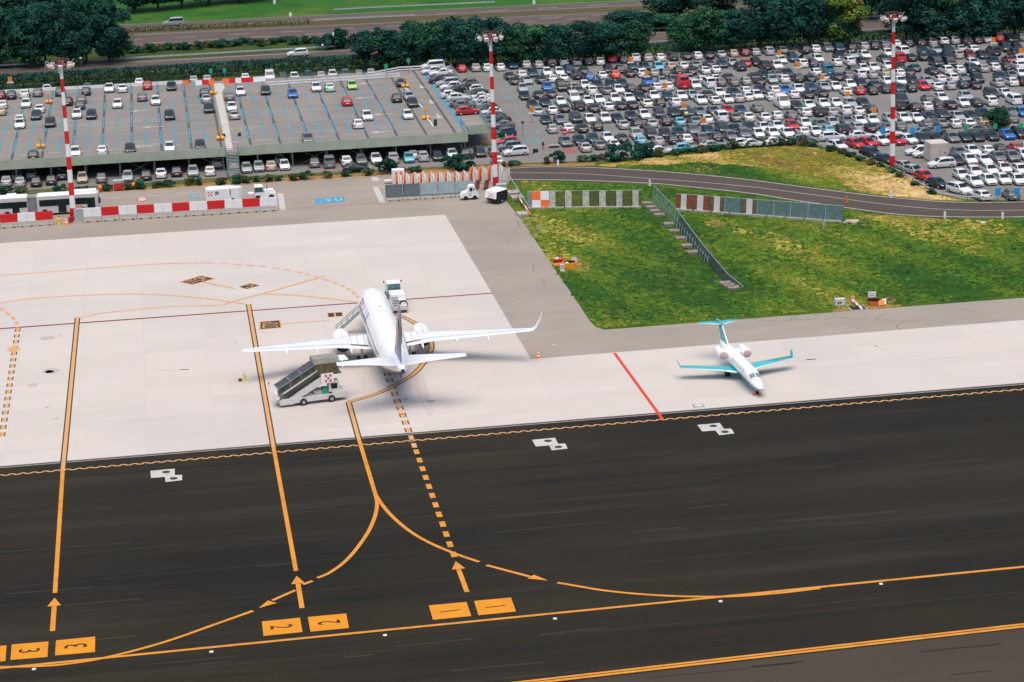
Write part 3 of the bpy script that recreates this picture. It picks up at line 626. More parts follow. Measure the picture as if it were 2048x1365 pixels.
REG = dict(A=(1000, 90, 8.192), B=(1250, 90, 8.192), C=(1500, 80, 8.192), D=(1750, 60, 8.192), E=(1898, 60, 5.687), F=(1000, 200, 8.192), G=(1250, 190, 8.192), H=(1500, 190, 8.192),
           I=(1750, 170, 8.192), J=(1798, 280, 8.192), K=(0, 0, 3.938), L=(500, 0, 3.938), M=(0, 220, 3.938), N=(500, 220, 3.938), O=(830, 120, 6.827), P=(0, 0, 1))
# per row:  region: x,y,colour[facing F/L/R][type] ; default rear towards the camera
ROWS = {
'far': "L1665,535,rh L1775,530,sh L1865,530,wh L1970,525,wh A205,325,nF A425,315,sh A625,315,s A835,290,k A1025,265,wu A1250,270,s A1430,260,k A1630,258,wh A1818,215,ru A2010,230,n B155,205,wu B365,200,sh B570,195,wh B780,185,k B1000,170,kc B1180,165,wh B1365,155,k B1565,140,sc B1765,130,eh B1955,115,dh C80,190,s C300,180,s C520,155,gc C890,150,kh C1060,140,wh C1270,125,gF C1450,130,nF C1650,120,k C1855,95,sh C2020,90,k D150,240,gh D330,220,w D530,210,k D730,200,k D920,190,sh D1100,185,wu D1290,165,s D1480,180,k D1660,160,k D1820,140,wF D2000,120,rh E700,90,kF E820,80,gh",
'r2a': "A150,500,kc A350,480,wh A540,450,nFc A770,440,wFh A970,430,wFh A1140,420,nFu A1370,410,kc A1780,385,kFh A1960,400,kh B130,340,nFh B320,335,kFc B545,345,tFh B740,340,eh B945,325,wc B1140,310,gc B1370,290,kc B1590,300,nFc B1760,275,sFc B1965,285,rc C100,360,kF C510,320,wFh C700,290,nFu C890,290,kh C1110,300,wFh C1460,245,kFc C1680,235,sFc C1880,240,wFh D210,370,wFh D440,350,wv D790,330,nFc D1000,320,sFc D1180,320,kFu D1390,295,sc D1590,310,wh D1930,350,kv E640,200,kFu E770,190,kFh E740,250,ku",
'r2b': "A230,575,kc A440,570,sFc A665,555,kc A855,540,wh A1030,520,wc A1250,490,ku A1460,510,bh A1670,480,wc A1880,470,oh B65,450,kc B265,455,wu B465,445,sh B650,440,gh B860,420,kh B1080,415,kc B1300,400,wc B1475,385,wc B1880,350,ku C240,420,ku C440,410,wFh C850,380,wu C1020,380,nh C1410,360,wh C1620,340,wu C1830,330,kc D130,460,kc D380,460,rv D570,440,kc D760,430,kc D950,410,nFh D1170,410,ku D1340,400,su D1545,400,dFh D1750,400,kFc",
'r3a': "A370,700,sFh A770,680,bFh A1005,680,kFv A1200,670,ec A1390,650,wFh A1600,640,kFc A1820,630,kFc A2000,620,kFc B380,590,bFh B610,580,sFc B800,560,gFc B1060,545,sFc B1260,560,wh B1470,530,wc B1680,520,kc C60,590,kc C230,560,kFc C430,545,gc C620,530,kFc C1070,520,wh C1250,495,cv C1670,480,kh C1860,460,wFh C2020,440,wFc D215,580,wFh D400,590,kFh D1000,530,kFv D1210,530,kFv D1600,530,wFh E510,345,kFc E680,330,dc E800,330,wFc",
'r3b': "A400,820,kFc A630,805,kc A840,790,kc A1280,745,gFh A1490,740,wu A1730,730,gc A1940,715,wFc B90,700,kh B310,690,kc B510,680,wh B700,670,wh B930,630,rx B1150,645,wFh B1370,620,wv B1560,600,gh B1780,600,gh B1970,580,sh C150,665,kc C360,640,sFh C545,630,wh C780,620,kh C970,615,kc C1190,600,sc C1420,590,kc C1600,570,gh C1800,555,wu C1985,560,sh D150,690,eh D390,700,wh D540,680,kc D640,610,nc D930,660,kc D1170,650,wu D1370,640,wh D1550,620,nu D1760,620,sh D1940,600,wh E640,410,kh E780,400,wu",
'r4a': "F530,60,kFc A740,930,kFc A990,910,wFc A1220,860,wFv A1420,900,wFc A1620,880,wFc A1880,870,wFh B60,860,wFc B240,830,kFc B470,820,wFc B700,830,nFh B920,820,wFc B1110,810,sFc B1340,800,kc B1540,770,wFc B1780,760,kFc B1970,740,wh C180,800,kFc C390,820,wh C570,810,bFc C790,790,wFc C1000,770,nFh C1210,760,sFc C1400,750,wFc C1640,720,wFh C1840,700,kFh C2010,720,kc D200,830,wFh D410,830,wFh D610,810,kFc D850,820,sFc D1060,800,wh D1250,780,wu D1450,770,gFc D1660,790,kFu E580,520,kFc E710,510,gFc E820,490,wFh",
'r4b': "F615,170,sc F850,150,wc F1050,120,kc F1280,100,ku F1530,120,kc F1760,90,wc F1970,80,kc B110,970,kc B350,940,wc B570,940,kh B820,930,wh B1240,890,wFc B1460,890,wc B1690,870,wFc B1890,860,sh B2040,830,wc C70,900,wFh C290,920,wh C710,880,wh C940,880,kc C1170,860,kc C1570,830,wh C1780,820,rh C1990,820,kh D150,960,kh D380,950,nFh D580,940,kh D790,910,rFh D1000,910,wc D1220,900,sh D1430,880,nh D1620,890,kc E550,595,sh E710,585,wh E830,580,ku",
'r5a': "F750,310,kFc F980,310,gFc F1240,290,kFu F1470,290,wFc F1720,290,wFh F1920,290,kFc G100,330,kFc G310,310,wFc G560,290,kFu G800,280,kFh G1010,280,nFu G1220,260,gFc G1450,250,gFc G1680,240,rFh G1890,230,nFc H110,205,gh H520,140,wFx H760,170,kFh H960,150,wFc H1200,130,wFc H1410,120,wFc H1640,120,sFc H1850,120,kFh I430,230,kFu I860,210,gh I1090,200,wFh I1480,170,sFc E480,720,kFu E640,710,wFc",
'r5b': "F850,460,sh F1100,450,wh F1340,450,kc F1590,420,kh F2010,390,sc G190,460,kh G430,450,sc G660,420,kh G880,420,tc G1130,410,gc G1330,380,wc G1570,360,wv G1790,350,gc P1495,232,wc H230,345,wc H430,325,wh H670,320,gh H900,270,wh H1110,270,ku H1330,270,sh H1550,240,wu H1760,240,wc H1980,230,kh I410,330,ku I630,360,kh I840,340,wh I1010,310,kh I1220,310,kc I1440,280,wFh I1650,280,kh I1880,260,wu E740,790,wv E845,780,kh",
'r6a': "F1070,670,gFc F1300,650,kFc F1520,620,nFh F1760,600,wFc F1990,610,kc G180,640,sFu G420,630,kFu G660,620,kFh G880,600,kFc G1120,570,gFu G1360,570,nFh G1590,540,kFu G1820,560,kFc H-10,520,kFh H230,520,wFc H450,500,wFc H690,490,rFh H900,450,wFh H1150,470,gFc H1350,440,sFh H1590,410,gFc H1790,410,wFc H2000,390,wFc I240,540,sFh I470,530,wFc I680,530,wFc I880,510,kFc I1100,480,kFu I1350,500,sFc I1560,490,kFc I1770,450,kFc E690,930,gFu E830,930,bFh",
'r6b': "F1390,760,sc F1620,720,gc F1850,700,wc G250,730,th G540,740,sh G770,720,kh G1000,710,wh G1240,700,gu G1490,680,kh G1730,660,gFh G1940,620,gFu H130,620,wFh H370,610,wFh H610,610,wFc H860,590,wh H1070,580,wFc H1270,560,th H1490,560,ku H1740,520,su H1960,520,kc I190,680,gc I400,670,gh I840,630,gh I1080,610,gc I1290,620,wh I1520,610,wc I1750,590,eh E710,1000,gh",
'edge': "G600,900,wRc G990,860,tRh G1450,810,sRc G1950,780,wRh H60,780,wRc H420,750,wRc H870,710,gRh H1360,680,wRu H1820,650,wRh I250,790,wRc I850,760,gRc I1700,710,gRc E640,1090,eRc",
'front': "H1430,820,wDh H1720,790,rDh H1930,770,rDh I80,900,wDh I340,900,rDh I540,880,wDh I770,870,kFh I1000,860,kFh I1260,850,gFc E180,1215,kFh E320,1210,kFh E480,1200,kFh E660,1185,bFh E800,1170,kFu",
'near1': "J980,190,gFc J1200,165,wFc J1430,150,wh J1640,130,kh J1910,110,rh J2060,90,wc",
'near2': "J930,320,kFh J1150,310,wFh J1390,310,wFc J1620,270,gFh J1850,260,gFh J2050,230,wFh",
'near3': "J1020,560,wFh J1240,510,wFh J1490,480,wFh J1740,450,wFh J1970,480,wFh",
'near4': "J1230,670,wFh J1470,640,wFh J1710,630,wFh J1940,640,wFh",
'chain': "P1742,306,kQu P1770,318,kQh J100,420,sQh J250,490,sQh J420,580,rQh J630,700,kQh J990,800,wQu J1330,890,wTh J1830,880,gh",
'side': "J310,170,wLh J430,210,wLh J700,380,wLu",
'deck1': "K5,745,dh K90,745,kh K195,735,wh K298,725,gh K475,720,nh K678,715,kh K860,690,wFc K965,690,wc K1160,670,rh K1350,675,kFc K1610,725,nh K1893,715,wFc L122,710,kFh L335,735,bFh L520,685,wFh L625,685,ah L803,670,lFh L1190,645,kc",
'deck2': "K205,812,wFh K20,820,wh K312,850,wc K535,795,kh K640,780,gh K1120,760,gh K1225,790,wFh K1625,770,sc K1805,755,gh L762,795,rh L1153,768,kh L1250,755,sFh L1280,805,kFh K925,815,wFh",
'deck3': "K10,870,eh K285,905,nFh K155,935,wh M155,105,wFc M395,95,kFh K605,895,wFh K630,825,nh K720,900,kFh K1335,905,kFh K1645,850,kFh K1825,840,wFh K1845,900,sc L1240,900,wFh L920,910,wFh N848,105,wh",
'deck4': "M262,350,kh M593,328,wFh M805,310,wh M1025,300,kFh M1335,290,wFh M1575,272,kFh N455,222,gFh",
'angled': "L1440,520,wLv L1430,555,wLh O355,165,wLc O345,260,kRc O450,310,sLu O490,355,wLh O560,395,kLc O500,465,wRh O590,505,wRh O620,580,gRh O680,605,gRh O715,690,rRh",
'siderow': "O720,310,gLh O790,390,wLh O840,440,kLc O865,490,wLc O880,540,wLc O925,600,sLc O1000,655,kLh O1030,700,wLh O1070,760,kLc O1130,810,kLc O1180,880,gLc O1210,990,nLu O1250,1110,rLh F150,760,gLu F260,840,wLu",
'behind': "L155,605,wFv L258,605,ku L350,605,wFh L460,590,nFh L558,590,sh L650,585,wFh L752,580,gFh L855,575,gh L950,568,sh K370,690,wc K690,678,gc K1095,645,wh K1525,625,sh K1630,620,sh K1930,605,wh",
'under1': "M50,555,sh M160,560,sh M285,560,kh M405,545,kh M648,530,eFh M800,530,gh M1005,520,sFh M1148,510,kh M1268,490,wc M1390,480,kh M1520,480,sFh M1652,475,wh M1995,450,sFh N28,445,sFh N150,435,eh N270,430,wFh N505,410,gh N622,410,gv N755,395,wh N875,388,gFh N990,380,wFh N1125,375,su N1250,372,tFh N1358,362,su N1475,358,kFh N1590,342,wFh N1690,335,kh N1810,328,kFh N1920,322,gh",
'under2': "M135,515,sh M248,498,sh M490,505,kh M1710,410,wh M1840,420,wh N230,385,wh N1945,395,wh N1280,345,wh",
'lane': "N835,452,kRc",
}
ROWNAME = dict(far='in the farthest car row, in front of the trees', r2a='in the upper line of the second car row', r2b='in the lower line of the second car row', r3a='in the upper line of the third car row', r3b='in the lower line of the third car row',
  r4a='in the upper line of the fourth car row', r4b='in the lower line of the fourth car row', r5a='in the upper line of the fifth car row', r5b='in the lower line of the fifth car row', r6a='in the upper line of the sixth car row', r6b='in the lower line of the sixth car row',
  edge='parked sideways along the hedge edge', front='nose out in the line behind the grass bank', near1='in the row right of the box container', near2='in the second row by the container', near3='upper line of the lowest white car rows', near4='lower line of the lowest white car rows',
  chain='nose to tail along the dry grass bank', side='parked side on beside the box container', deck1='in the back line on the parking deck', deck2='in the second line on the parking deck', deck3='in the third line on the parking deck', deck4='at the front edge of the parking deck',
  angled='in the side bays of the parking deck', siderow='in the lane beside the parking deck', behind='on the ground behind the parking deck', under1='in the front line under the parking deck', under2='deep in the shade under the deck', lane='in the lane before the parking deck')
ents = []
for rk, txt in ROWS.items():
    zc = DZ+.72 if rk in ('deck1', 'deck2', 'deck3', 'deck4', 'angled') else .72; L_ = []
    for tk in txt.split():
        r_ = REG[tk[0]]; a, b, c = tk[1:].split(','); px = r_[0]+float(a)/r_[2]; py = r_[1]+float(b)/r_[2]
        col = c[0]; face = 'B'; kind = None
        for ch in c[1:]:
            if ch in 'FLRDQT': face = ch
            else: kind = ch
        if kind is None: kind = rnd.choice('hhcu')
        p = G(px, py, zc); L_.append([px, py, p, col, face, kind, rk, zc-.72])
    L_.sort(key=lambda e: e[0])
    for i, e in enumerate(L_): e.append(i+1); ents.append(e)
# keep cars of a row from overlapping
for rk in ROWS:
    L_ = [e for e in ents if e[6] == rk]
    for it in range(4):
        for a, b in zip(L_[:-1], L_[1:]):
            if a[4] in 'FB' and b[4] in 'FB' and rk not in ('chain', 'behind'):
                dx = b[2].x-a[2].x
                if abs(dx) < 2.0 and abs(b[2].y-a[2].y) < 4.3: s_ = (2.0-dx)/2; a[2].x -= s_; b[2].x += s_
for ra, rb_ in (('r2a', 'r2b'), ('r3a', 'r3b'), ('r4a', 'r4b'), ('r5a', 'r5b'), ('r6a', 'r6b'), ('near1', 'near2'), ('near3', 'near4'), ('deck2', 'deck3'), ('deck1', 'deck2')):
    for a in [e for e in ents if e[6] == ra]:
        for b in [e for e in ents if e[6] == rb_]:
            if abs(a[2].x-b[2].x) < 1.9 and abs(a[2].y-b[2].y) < 4.6:
                s_ = (4.6-(a[2].y-b[2].y))/2; a[2].y += s_; b[2].y -= s_
for rk in ('angled', 'siderow'):
    L_ = sorted([e for e in ents if e[6] == rk], key=lambda e: -e[1])
    for it in range(3):
        for a, b in zip(L_[:-1], L_[1:]):
            dy = b[2].y-a[2].y
            if dy < 2.0: s_ = (2.0-dy)/2; a[2].y -= s_; b[2].y += s_
HEAD = dict(B=0, F=pi, L=pi/2, R=-pi/2, D=pi+.32, Q=pi+.36, T=.18)
ents.sort(key=lambda e: (e[2]-Vector((0, 0, CH))).length)
NMAX = 292; stuff = MB(); stuffm = []; idx = {}
bay = MB(); cnt = {}
for e in ents: cnt[e[6]] = cnt.get(e[6], 0)+1
for n_, e in enumerate(ents):
    px, py, p, col, face, kind, rk, z0, oi = e
    rz = HEAD[face]+rnd.uniform(-.03, .03); loc = (p.x, p.y, z0+.012)
    if rk in ('angled', 'siderow'): rz += .05
    sc = rnd.uniform(.97, 1.04)
    if rk in ('r2a', 'r2b', 'r3a', 'r3b', 'r4a', 'r4b', 'r5a', 'r5b', 'r6a', 'r6b', 'far'):
        for sx in (-1.22, 1.22): bay.box(p.x+sx-.085, p.x+sx+.085, p.y-2.5, p.y+2.5, .019, .0195)
    if n_ < NMAX:
        make_car(kind, col, loc, rz, '%s %s, %s from left %s' % (CNAME[col], TNAME[kind], wn(oi), ROWNAME[rk].replace('parked ', '') if kind in 'uvx' else ROWNAME[rk]), 'cars '+('on the parking deck' if 'deck' in rk or rk == 'angled' else 'in the shade under the deck' if 'under' in rk else 'parked in the large car park'), sc)
    else:
        Mx = Matrix.Translation(loc) @ Matrix.Rotation(rz, 4, 'Z') @ Matrix.Scale(sc, 4)
        for i, (nme, b, mk, me) in enumerate(PROTO[kind]):
            for m_ in ([PAINT[col]] if i == 0 else list(me.materials)):
                if m_.name not in idx: idx[m_.name] = len(stuffm); stuffm.append(m_)
            ms = [PAINT[col]] if i == 0 else list(me.materials); o = len(stuff.v)
            for v in b.v: stuff.v.append(Mx @ v)
            for f, mi, s_ in zip(b.f, b.mi, b.sm): stuff.f.append([q+o for q in f]); stuff.mi.append(idx[ms[mi].name]); stuff.sm.append(s_)
tag(stuff.build('distant_parked_cars', stuffm), 'the farther rows of many coloured cars at the back of the car park', 'parked cars', kind='stuff')
for px, py, rz in ((1013, 195, pi), (1068, 263, -pi/2-.6), (1035, 226, pi), (1016, 172, pi/2), (1068, 174, pi/2)): darrow(bay, px, py, rz, .021, 1.1)
for i in range(5): 
    c = G(1046+i*4.5, 277+i*3.0); bay.box(c.x-.2, c.x+2.6, c.y-.25, c.y+.25, .020, .0205)
struct('parking_bay_marking', bay, mat('bay_line', C(118, 172, 178), .8, .15, .8))
# red paved corner
sheet('red_paving', [(1122, 297), (1152, 296), (1163, 304), (1130, 309)], .016, mat('red_pave', C(176, 110, 100), .9, .1, 2, world=True))
print('CARS', len(ents), {k: v for k, v in cnt.items()})
# vehicles on the roads
v = make_car('v', 's', tuple(G(348, 52)), pi/2-.02, 'silver people carrier driving on the motorway at the top left', 'vehicles driving on the roads', 1.05); v.name = 'moving_van'
v = make_car('u', 'w', tuple(G(596, 113)), pi/2, 'white crossover car driving alone on the road above the hedge', 'vehicles driving on the roads', 1.02); v.name = 'moving_car'
# ================================================================ AIRCRAFT HELPERS
AF = [(0, 0), (.06, .45), (.25, .62), (.55, .5), (.8, .25), (1, .03), (1, -.03), (.75, -.12), (.45, -.32), (.2, -.4), (.05, -.3)]
def wing_rings(secs):   # (x, s_le, chord, z, thickness)
    return [[(x, -(s+c*u), z+t*v) for u, v in AF] for x, s, c, z, t in secs]
def mirror(secs): return [(-x, s, c, z, t) for x, s, c, z, t in secs]
def fin_rings(secs):    # (z, s_le, chord, thickness)
    return [[(t*v*1.0, -(s+c*u), z) for u, v in [(0, 0), (.08, .5), (.35, .6), (.7, .4), (1, .05), (1, -.05), (.7, -.4), (.35, -.6), (.08, -.5)]] for z, s, c, t in secs]
def fus_interp(st, s):
    for a, b in zip(st[:-1], st[1:]):
        if a[0] <= s <= b[0]:
            t = (s-a[0])/(b[0]-a[0]); return [a[i]+(b[i]-a[i])*t for i in range(5)]
    return st[-1]
def fus_pt(st, s, ang, off=.02):   # ang from horizontal on side sign by cos
    _, hw, hz, zc, _x = fus_interp(st, s); return Vector(((hw+off)*cos(ang), -s, zc+(hz+off)*sin(ang)))
def fus_rings(st, n=32):
    out = []
    for a, b in zip(st[:-1], st[1:]):
        k = max(1, int((b[0]-a[0])/.6))
        for i in range(k):
            s = a[0]+(b[0]-a[0])*i/k; out.append([tuple(fus_pt(st, s, 2*pi*j/n, 0)) for j in range(n)])
    out.append([tuple(fus_pt(st, st[-1][0], 2*pi*j/n, 0)) for j in range(n)]); return out
def part(mb, name, m, root): return mb.build(name, m, root)
def gear(root, x, s, zt, wr, ww, dual=.45, m=None, strut=.12, name='landing_gear'):
    g_ = MB(); g_.tube((0, 0, wr), (0, .1, zt), strut, strut, 8); g_.tube((-dual, 0, wr), (dual, 0, wr), strut*.8, strut*.8, 6); g_.tube((0, .1, wr+.2), (0, .9, zt), strut*.6, strut*.6, 6)
    o = g_.build(name, m_lgrey, root); o.location = (x, -s, 0)
    for sg in (-1, 1):
        w_ = MB(); w_.tube((sg*dual-ww/2, 0, wr), (sg*dual+ww/2, 0, wr), wr, wr, 16); w_.tube((sg*dual+sg*ww/2, 0, wr), (sg*dual+sg*(ww/2+.01), 0, wr), wr*.5, wr*.5, 10, 1); w_.build('wheel', [m_black, m_rim], o)
# ================================================================ AIRLINER
m_air = mat('aircraft_white', (.80, .79, .80), .3, .02, .4, coat=.4)
m_wing = mat('wing_grey_white', (.66, .68, .70), .35, .03, .4)
m_navy = mat('aircraft_navy', (.012, .04, .16), .35, .05)
m_gold = mat('aircraft_gold', (.58, .40, .24), .4, .05)
FS = [(-1.6, .04, .04, 2.75, 0), (-1.35, .5, .5, 2.78, 0), (-.8, .95, .92, 2.86, 0), (0, 1.32, 1.28, 2.98, 0), (1.2, 1.68, 1.70, 3.16, 0), (2.8, 1.88, 1.98, 3.30, 0), (5, 1.94, 2.08, 3.36, 0), (24, 1.92, 2.06, 3.34, 0), (27, 1.84, 1.90, 3.42, 0), (30, 1.60, 1.62, 3.76, 0), (33, 1.20, 1.22, 4.15, 0), (35.5, .78, .82, 4.5, 0), (37.3, .40, .45, 4.75, 0), (38, .22, .25, 4.82, 0)]
NOSE = (24.25, 295.3, 0)
ap = thing('airliner', 'large white twin engine airliner with navy tail and blue lettering parked on the apron', 'airplane', NOSE)
rings = fus_rings(FS, 36); f = MB(); NR = len(rings)
def fmi(k, i):
    a = (i+.5)/36*360; s = -rings[k][0][1]
    lo_ = 192 if 16 < s < 25 else 208
    if s > 16 and lo_ < a < 540-lo_: return 1
    if s > 25 and (lo_-12 < a <= lo_ or 540-lo_ <= a < 552-lo_): return 2
    return 0
f.loft(rings, fmi); part(f, 'fuselage', [m_air, m_navy, m_gold], ap)
for sg in (-1, 1):
    sec = [(sg*0.6, 12.2, 7.7, 2.15, .52), (sg*1.9, 13.0, 6.4, 2.2, .50), (sg*5.8, 15.2, 4.1, 2.62, .32), (sg*11, 18.0, 2.75, 3.18, .2), (sg*16.4, 20.9, 1.5, 3.80, .11), (sg*16.95, 21.35, 1.3, 3.92, .09)]
    wv = MB(); wv.loft(wing_rings(sec) if 1 else None, smooth=True); W = part(wv, 'wing', m_wing, ap)
    wl_ = MB(); wl_.loft([[(x, -(s+c*u), z+0*v) if 0 else (x+sg*t*v, -(s+c*u), z) for u, v in AF] for x, s, c, z, t in [(sg*16.95, 21.35, 1.3, 3.92, .08), (sg*17.35, 21.8, 1.15, 4.35, .07), (sg*17.7, 22.6, .9, 5.3, .05), (sg*17.9, 23.3, .55, 6.3, .04)]]); wl_.build('winglet', m_air, W)
    # flap track fairings, flap gap lines
    for x, s in ((4.2, 19.2), (8.2, 19.4), (11.8, 20.7)):
        fa = MB(); z = 2.2+abs(x)*.105-.25; fa.loft([[(sg*x+r*cos(a), -(s+d), z-.12*d+r*1.3*sin(a)) for a in [j*pi/4 for j in range(8)]] for d, r in ((-1.4, .04), (-.6, .17), (.5, .16), (1.5, .03))]); fa.build('flap_fairing', m_air, W)
    pn = MB(); pn.add([(sg*2.0, -14.9, 2.62), (sg*4.3, -15.6, 2.84), (sg*4.3, -18.3, 2.70), (sg*2.1, -18.7, 2.53)], [(0, 1, 2, 3) if sg < 0 else (3, 2, 1, 0)], 0)
    for i in range(3):
        for j in range(5):
            x = sg*(2.4+i*.8); s = 15.6+j*.58; pn.box(x-.08, x+.08, -s-.05, -s+.02, 2.86-.065*j*.75, 2.89-.065*j*.75, 1)
    pn.build('overwing_panel', [m_air, m_dark], W)
    ln = MB(); ln.add([(sg*2.2, -18.3, 2.56), (sg*5.8, -18.2, 2.80), (sg*16.0, -21.6, 3.88), (sg*16.0, -21.66, 3.88), (sg*5.8, -18.28, 2.80), (sg*2.2, -18.38, 2.55)], [(0, 1, 4, 5), (1, 2, 3, 4)], 0); ln.build('flap_line', m_grey, W)
    # engine
    e = MB(); ex = sg*4.83; ez = 1.72; n = 24
    prof = [(10.9, .80), (10.95, .98), (11.3, 1.08), (12.5, 1.13), (13.8, 1.05), (15.0, .82), (15.02, .70)]
    e.loft([[(ex+r*cos(2*pi*i/n), -s, ez+r*.96*sin(2*pi*i/n)) for i in range(n)] for s, r in prof], caps=False); E = part(e, 'engine', m_air, ap)
    l_ = MB(); l_.loft([[(ex+r*cos(2*pi*i/n), -s, ez+r*.96*sin(2*pi*i/n)) for i in range(n)] for s, r in ((11.1, .80), (11.6, .76))], caps=True); l_.build('fan', m_black, E)
    l_ = MB(); l_.loft([[(ex+r*cos(2*pi*i/n), -s, ez+r*.96*sin(2*pi*i/n)) for i in range(n)] for s, r in ((14.9, .80), (15.3, .84), (15.34, .62), (16.3, .46), (16.35, .36), (17.0, .08))], caps=True); l_.build('exhaust', mat('burnt_metal', (.03, .035, .04), .4, .2, metal=.6), E)
    l_ = MB(); l_.loft(wing_rings([(ex, 11.9, 3.6, 2.72, .2), (ex, 12.3, 5.0, 2.45, .3)]), caps=True); l_.box(ex-.14, ex+.14, -16.5, -12.2, 2.0, 2.62); l_.build('pylon', m_wing, E)
    t_ = MB(); t_.loft(wing_rings([(sg*.3, 32.6, 4.0, 5.0, .3), (sg*3.5, 34.4, 2.6, 5.45, .2), (sg*7.17, 36.5, 1.25, 5.9, .09)])); part(t_, 'tailplane', m_wing, ap)
    gear(ap, sg*2.86, 18.2, 2.3, .56, .40, .43)
    wn_ = MB(); wn_.box(-.005, .01, -.13, .13, -.18, .18); wme = wn_.mesh('cabin_window', m_glass)
    for i in range(40):
        s = 6.0+i*.56
        p = fus_pt(FS, s, .24, .0); o = bpy.data.objects.new('cabin_window', wme); COL.objects.link(o); o.parent = ap; o.location = (sg*p.x, p.y, p.z); o.rotation_euler = (0, 0 if sg > 0 else pi, 0)
    dr = MB(); q = [fus_pt(FS, s, a, .012) for s, a in ((3.6, -.45), (4.5, -.45), (4.5, .62), (3.6, .62))]; q = [Vector((sg*p.x, p.y, p.z)) for p in q]; 
    if sg > 0: dr.add(q, [(0, 1, 2, 3)]); part(dr, 'service_door', m_lgrey, ap)
    else: dr.add(q, [(3, 2, 1, 0)]); part(dr, 'open_doorway', m_dark, ap)
    # lettering on the fuselage side
    t = MB(); vs, fs = glyphs('RYANAIR'); V = []
    for u, v in vs:
        s = 5.4+u*8.2 if sg < 0 else 13.6-u*8.2; p = fus_pt(FS, s, .12+v*.66, .02); V.append((sg*p.x, p.y, p.z))
    t.add(V, [fc for fc in fs]); part(t, 'fuselage_lettering', mat('letter_blue', (.02, .07, .25), .5, .05), ap)
fn = MB(); fr_ = fin_rings([(4.9, 28.4, 8.3, .06), (5.3, 30.4, 6.4, .30), (6.2, 31.6, 5.5, .32), (8.5, 33.6, 4.3, .26), (11.2, 36.0, 2.9, .18), (12.3, 37.1, 2.0, .10)])
fn.loft(fr_, lambda k, i: 0 if k > 0 else 1); FN = part(fn, 'fin', [mat('fin_blue', (.24, .27, .35), .4, .05), m_air], ap)
for sg in (-1, 1):   # golden emblem on the fin
    hp = MB(); x = sg*.19
    pts = [(33.6, 6.7), (34.0, 7.9), (34.9, 9.2), (36.1, 10.2), (37.0, 10.5), (36.9, 9.6), (36.1, 8.4), (35.6, 7.2), (35.0, 6.6)]
    hp.prism([(a, b) for a, b in pts], 0, .02); hp.v = [Vector((x+sg*v.z, -v.x, v.y)) for v in hp.v]
    for j in range(4): hp.tube((x, -(36.2+j*.25), 7.4+j*.3), (x, -(36.9+j*.1), 9.6), .03, .03, 4)
    hp.build('fin_emblem', m_gold, FN)
b_ = MB(); b_.loft([[(r*cos(a), -s, z+r*sin(a)) for a in [j*pi/6 for j in range(12)]] for s, r, z in ((37.9, .24, 4.82), (38.3, .2, 4.86), (38.35, .12, 4.86))]); part(b_, 'tail_exhaust', m_dark, ap)
b_ = MB(); b_.add([(0, -31, 2.1), (0, -35.5, 3.3), (0, -34.5, 3.0)], []); b_.box(-.06, .06, -35.4, -34.6, 3.2, 3.7); part(b_, 'tail_skid', m_navy, ap)
for s in (2.9, 9.2, 14.4, 22.2, 27.5):
    sm_ = MB(); sm_.loft([[tuple(fus_pt(FS, s+d, -.1+2*pi*(j/40)*.53, .008)) for j in range(41)] for d in (0, .035)], caps=False, closed=False, smooth=True); part(sm_, 'panel_seam', mat('seam_grey', (.50, .51, .52), .5, .05), ap)
for sg in (-1, 1):
    for s in (28.6,):
        dr = MB(); q = [fus_pt(FS, a, b, .012) for a, b in ((s, -.2), (s+.8, -.2), (s+.8, .75), (s, .75))]; q = [Vector((sg*p.x, p.y, p.z)) for p in q]; dr.add(q, [(0, 1, 2, 3) if sg > 0 else (3, 2, 1, 0)]); part(dr, 'rear_door', mat('door_tint', (.62, .63, .65), .4, .04), ap)
b_ = MB(); b_.ell((0, -12.5, 5.36), (.08, .3, .12)); part(b_, 'antenna', m_dark, ap); b_ = MB(); b_.ell((.0, -20.5, 5.30), (.09, .2, .1)); part(b_, 'beacon', m_dark, ap)
for sg, a0 in ((-1, .4), (1, .4)):
    cw = MB(); q = [fus_pt(FS, s, a, .02) for s, a in ((-.1, .72), (.9, .78), (.7, 1.25), (.15, 1.3))]; q = [Vector((sg*p.x, p.y, p.z)) for p in q]; cw.add(q, [(0, 1, 2, 3) if sg > 0 else (3, 2, 1, 0)]); part(cw, 'cockpit_window', m_glass, ap)
gear(ap, 0, 3.9, 2.0, .36, .2, .22, strut=.08, name='nose_gear')
as_ = MB(); 
for i in range(9):
    t = (i+.5)/9; as_.box(-1.9-2.9*t-.16, -1.9-2.9*t+.16, -4.45, -3.65, 2.62-2.45*t, 2.68-2.45*t)
for y in (-4.5, -3.6):
    as_.tube((-1.85, y, 2.62), (-4.9, y, .08), .07, .07, 5); as_.tube((-1.85, y, 3.4), (-4.8, y, .95), .05, .05, 5)
    for i in range(5): t = i/4; as_.tube((-1.85-2.95*t, y, 2.62-2.5*t), (-1.85-2.95*t, y, 3.4-2.45*t), .03, .03, 4)
part(as_, 'airstair', mat('stair_teal', (.14, .26, .25), .5, .1), ap)
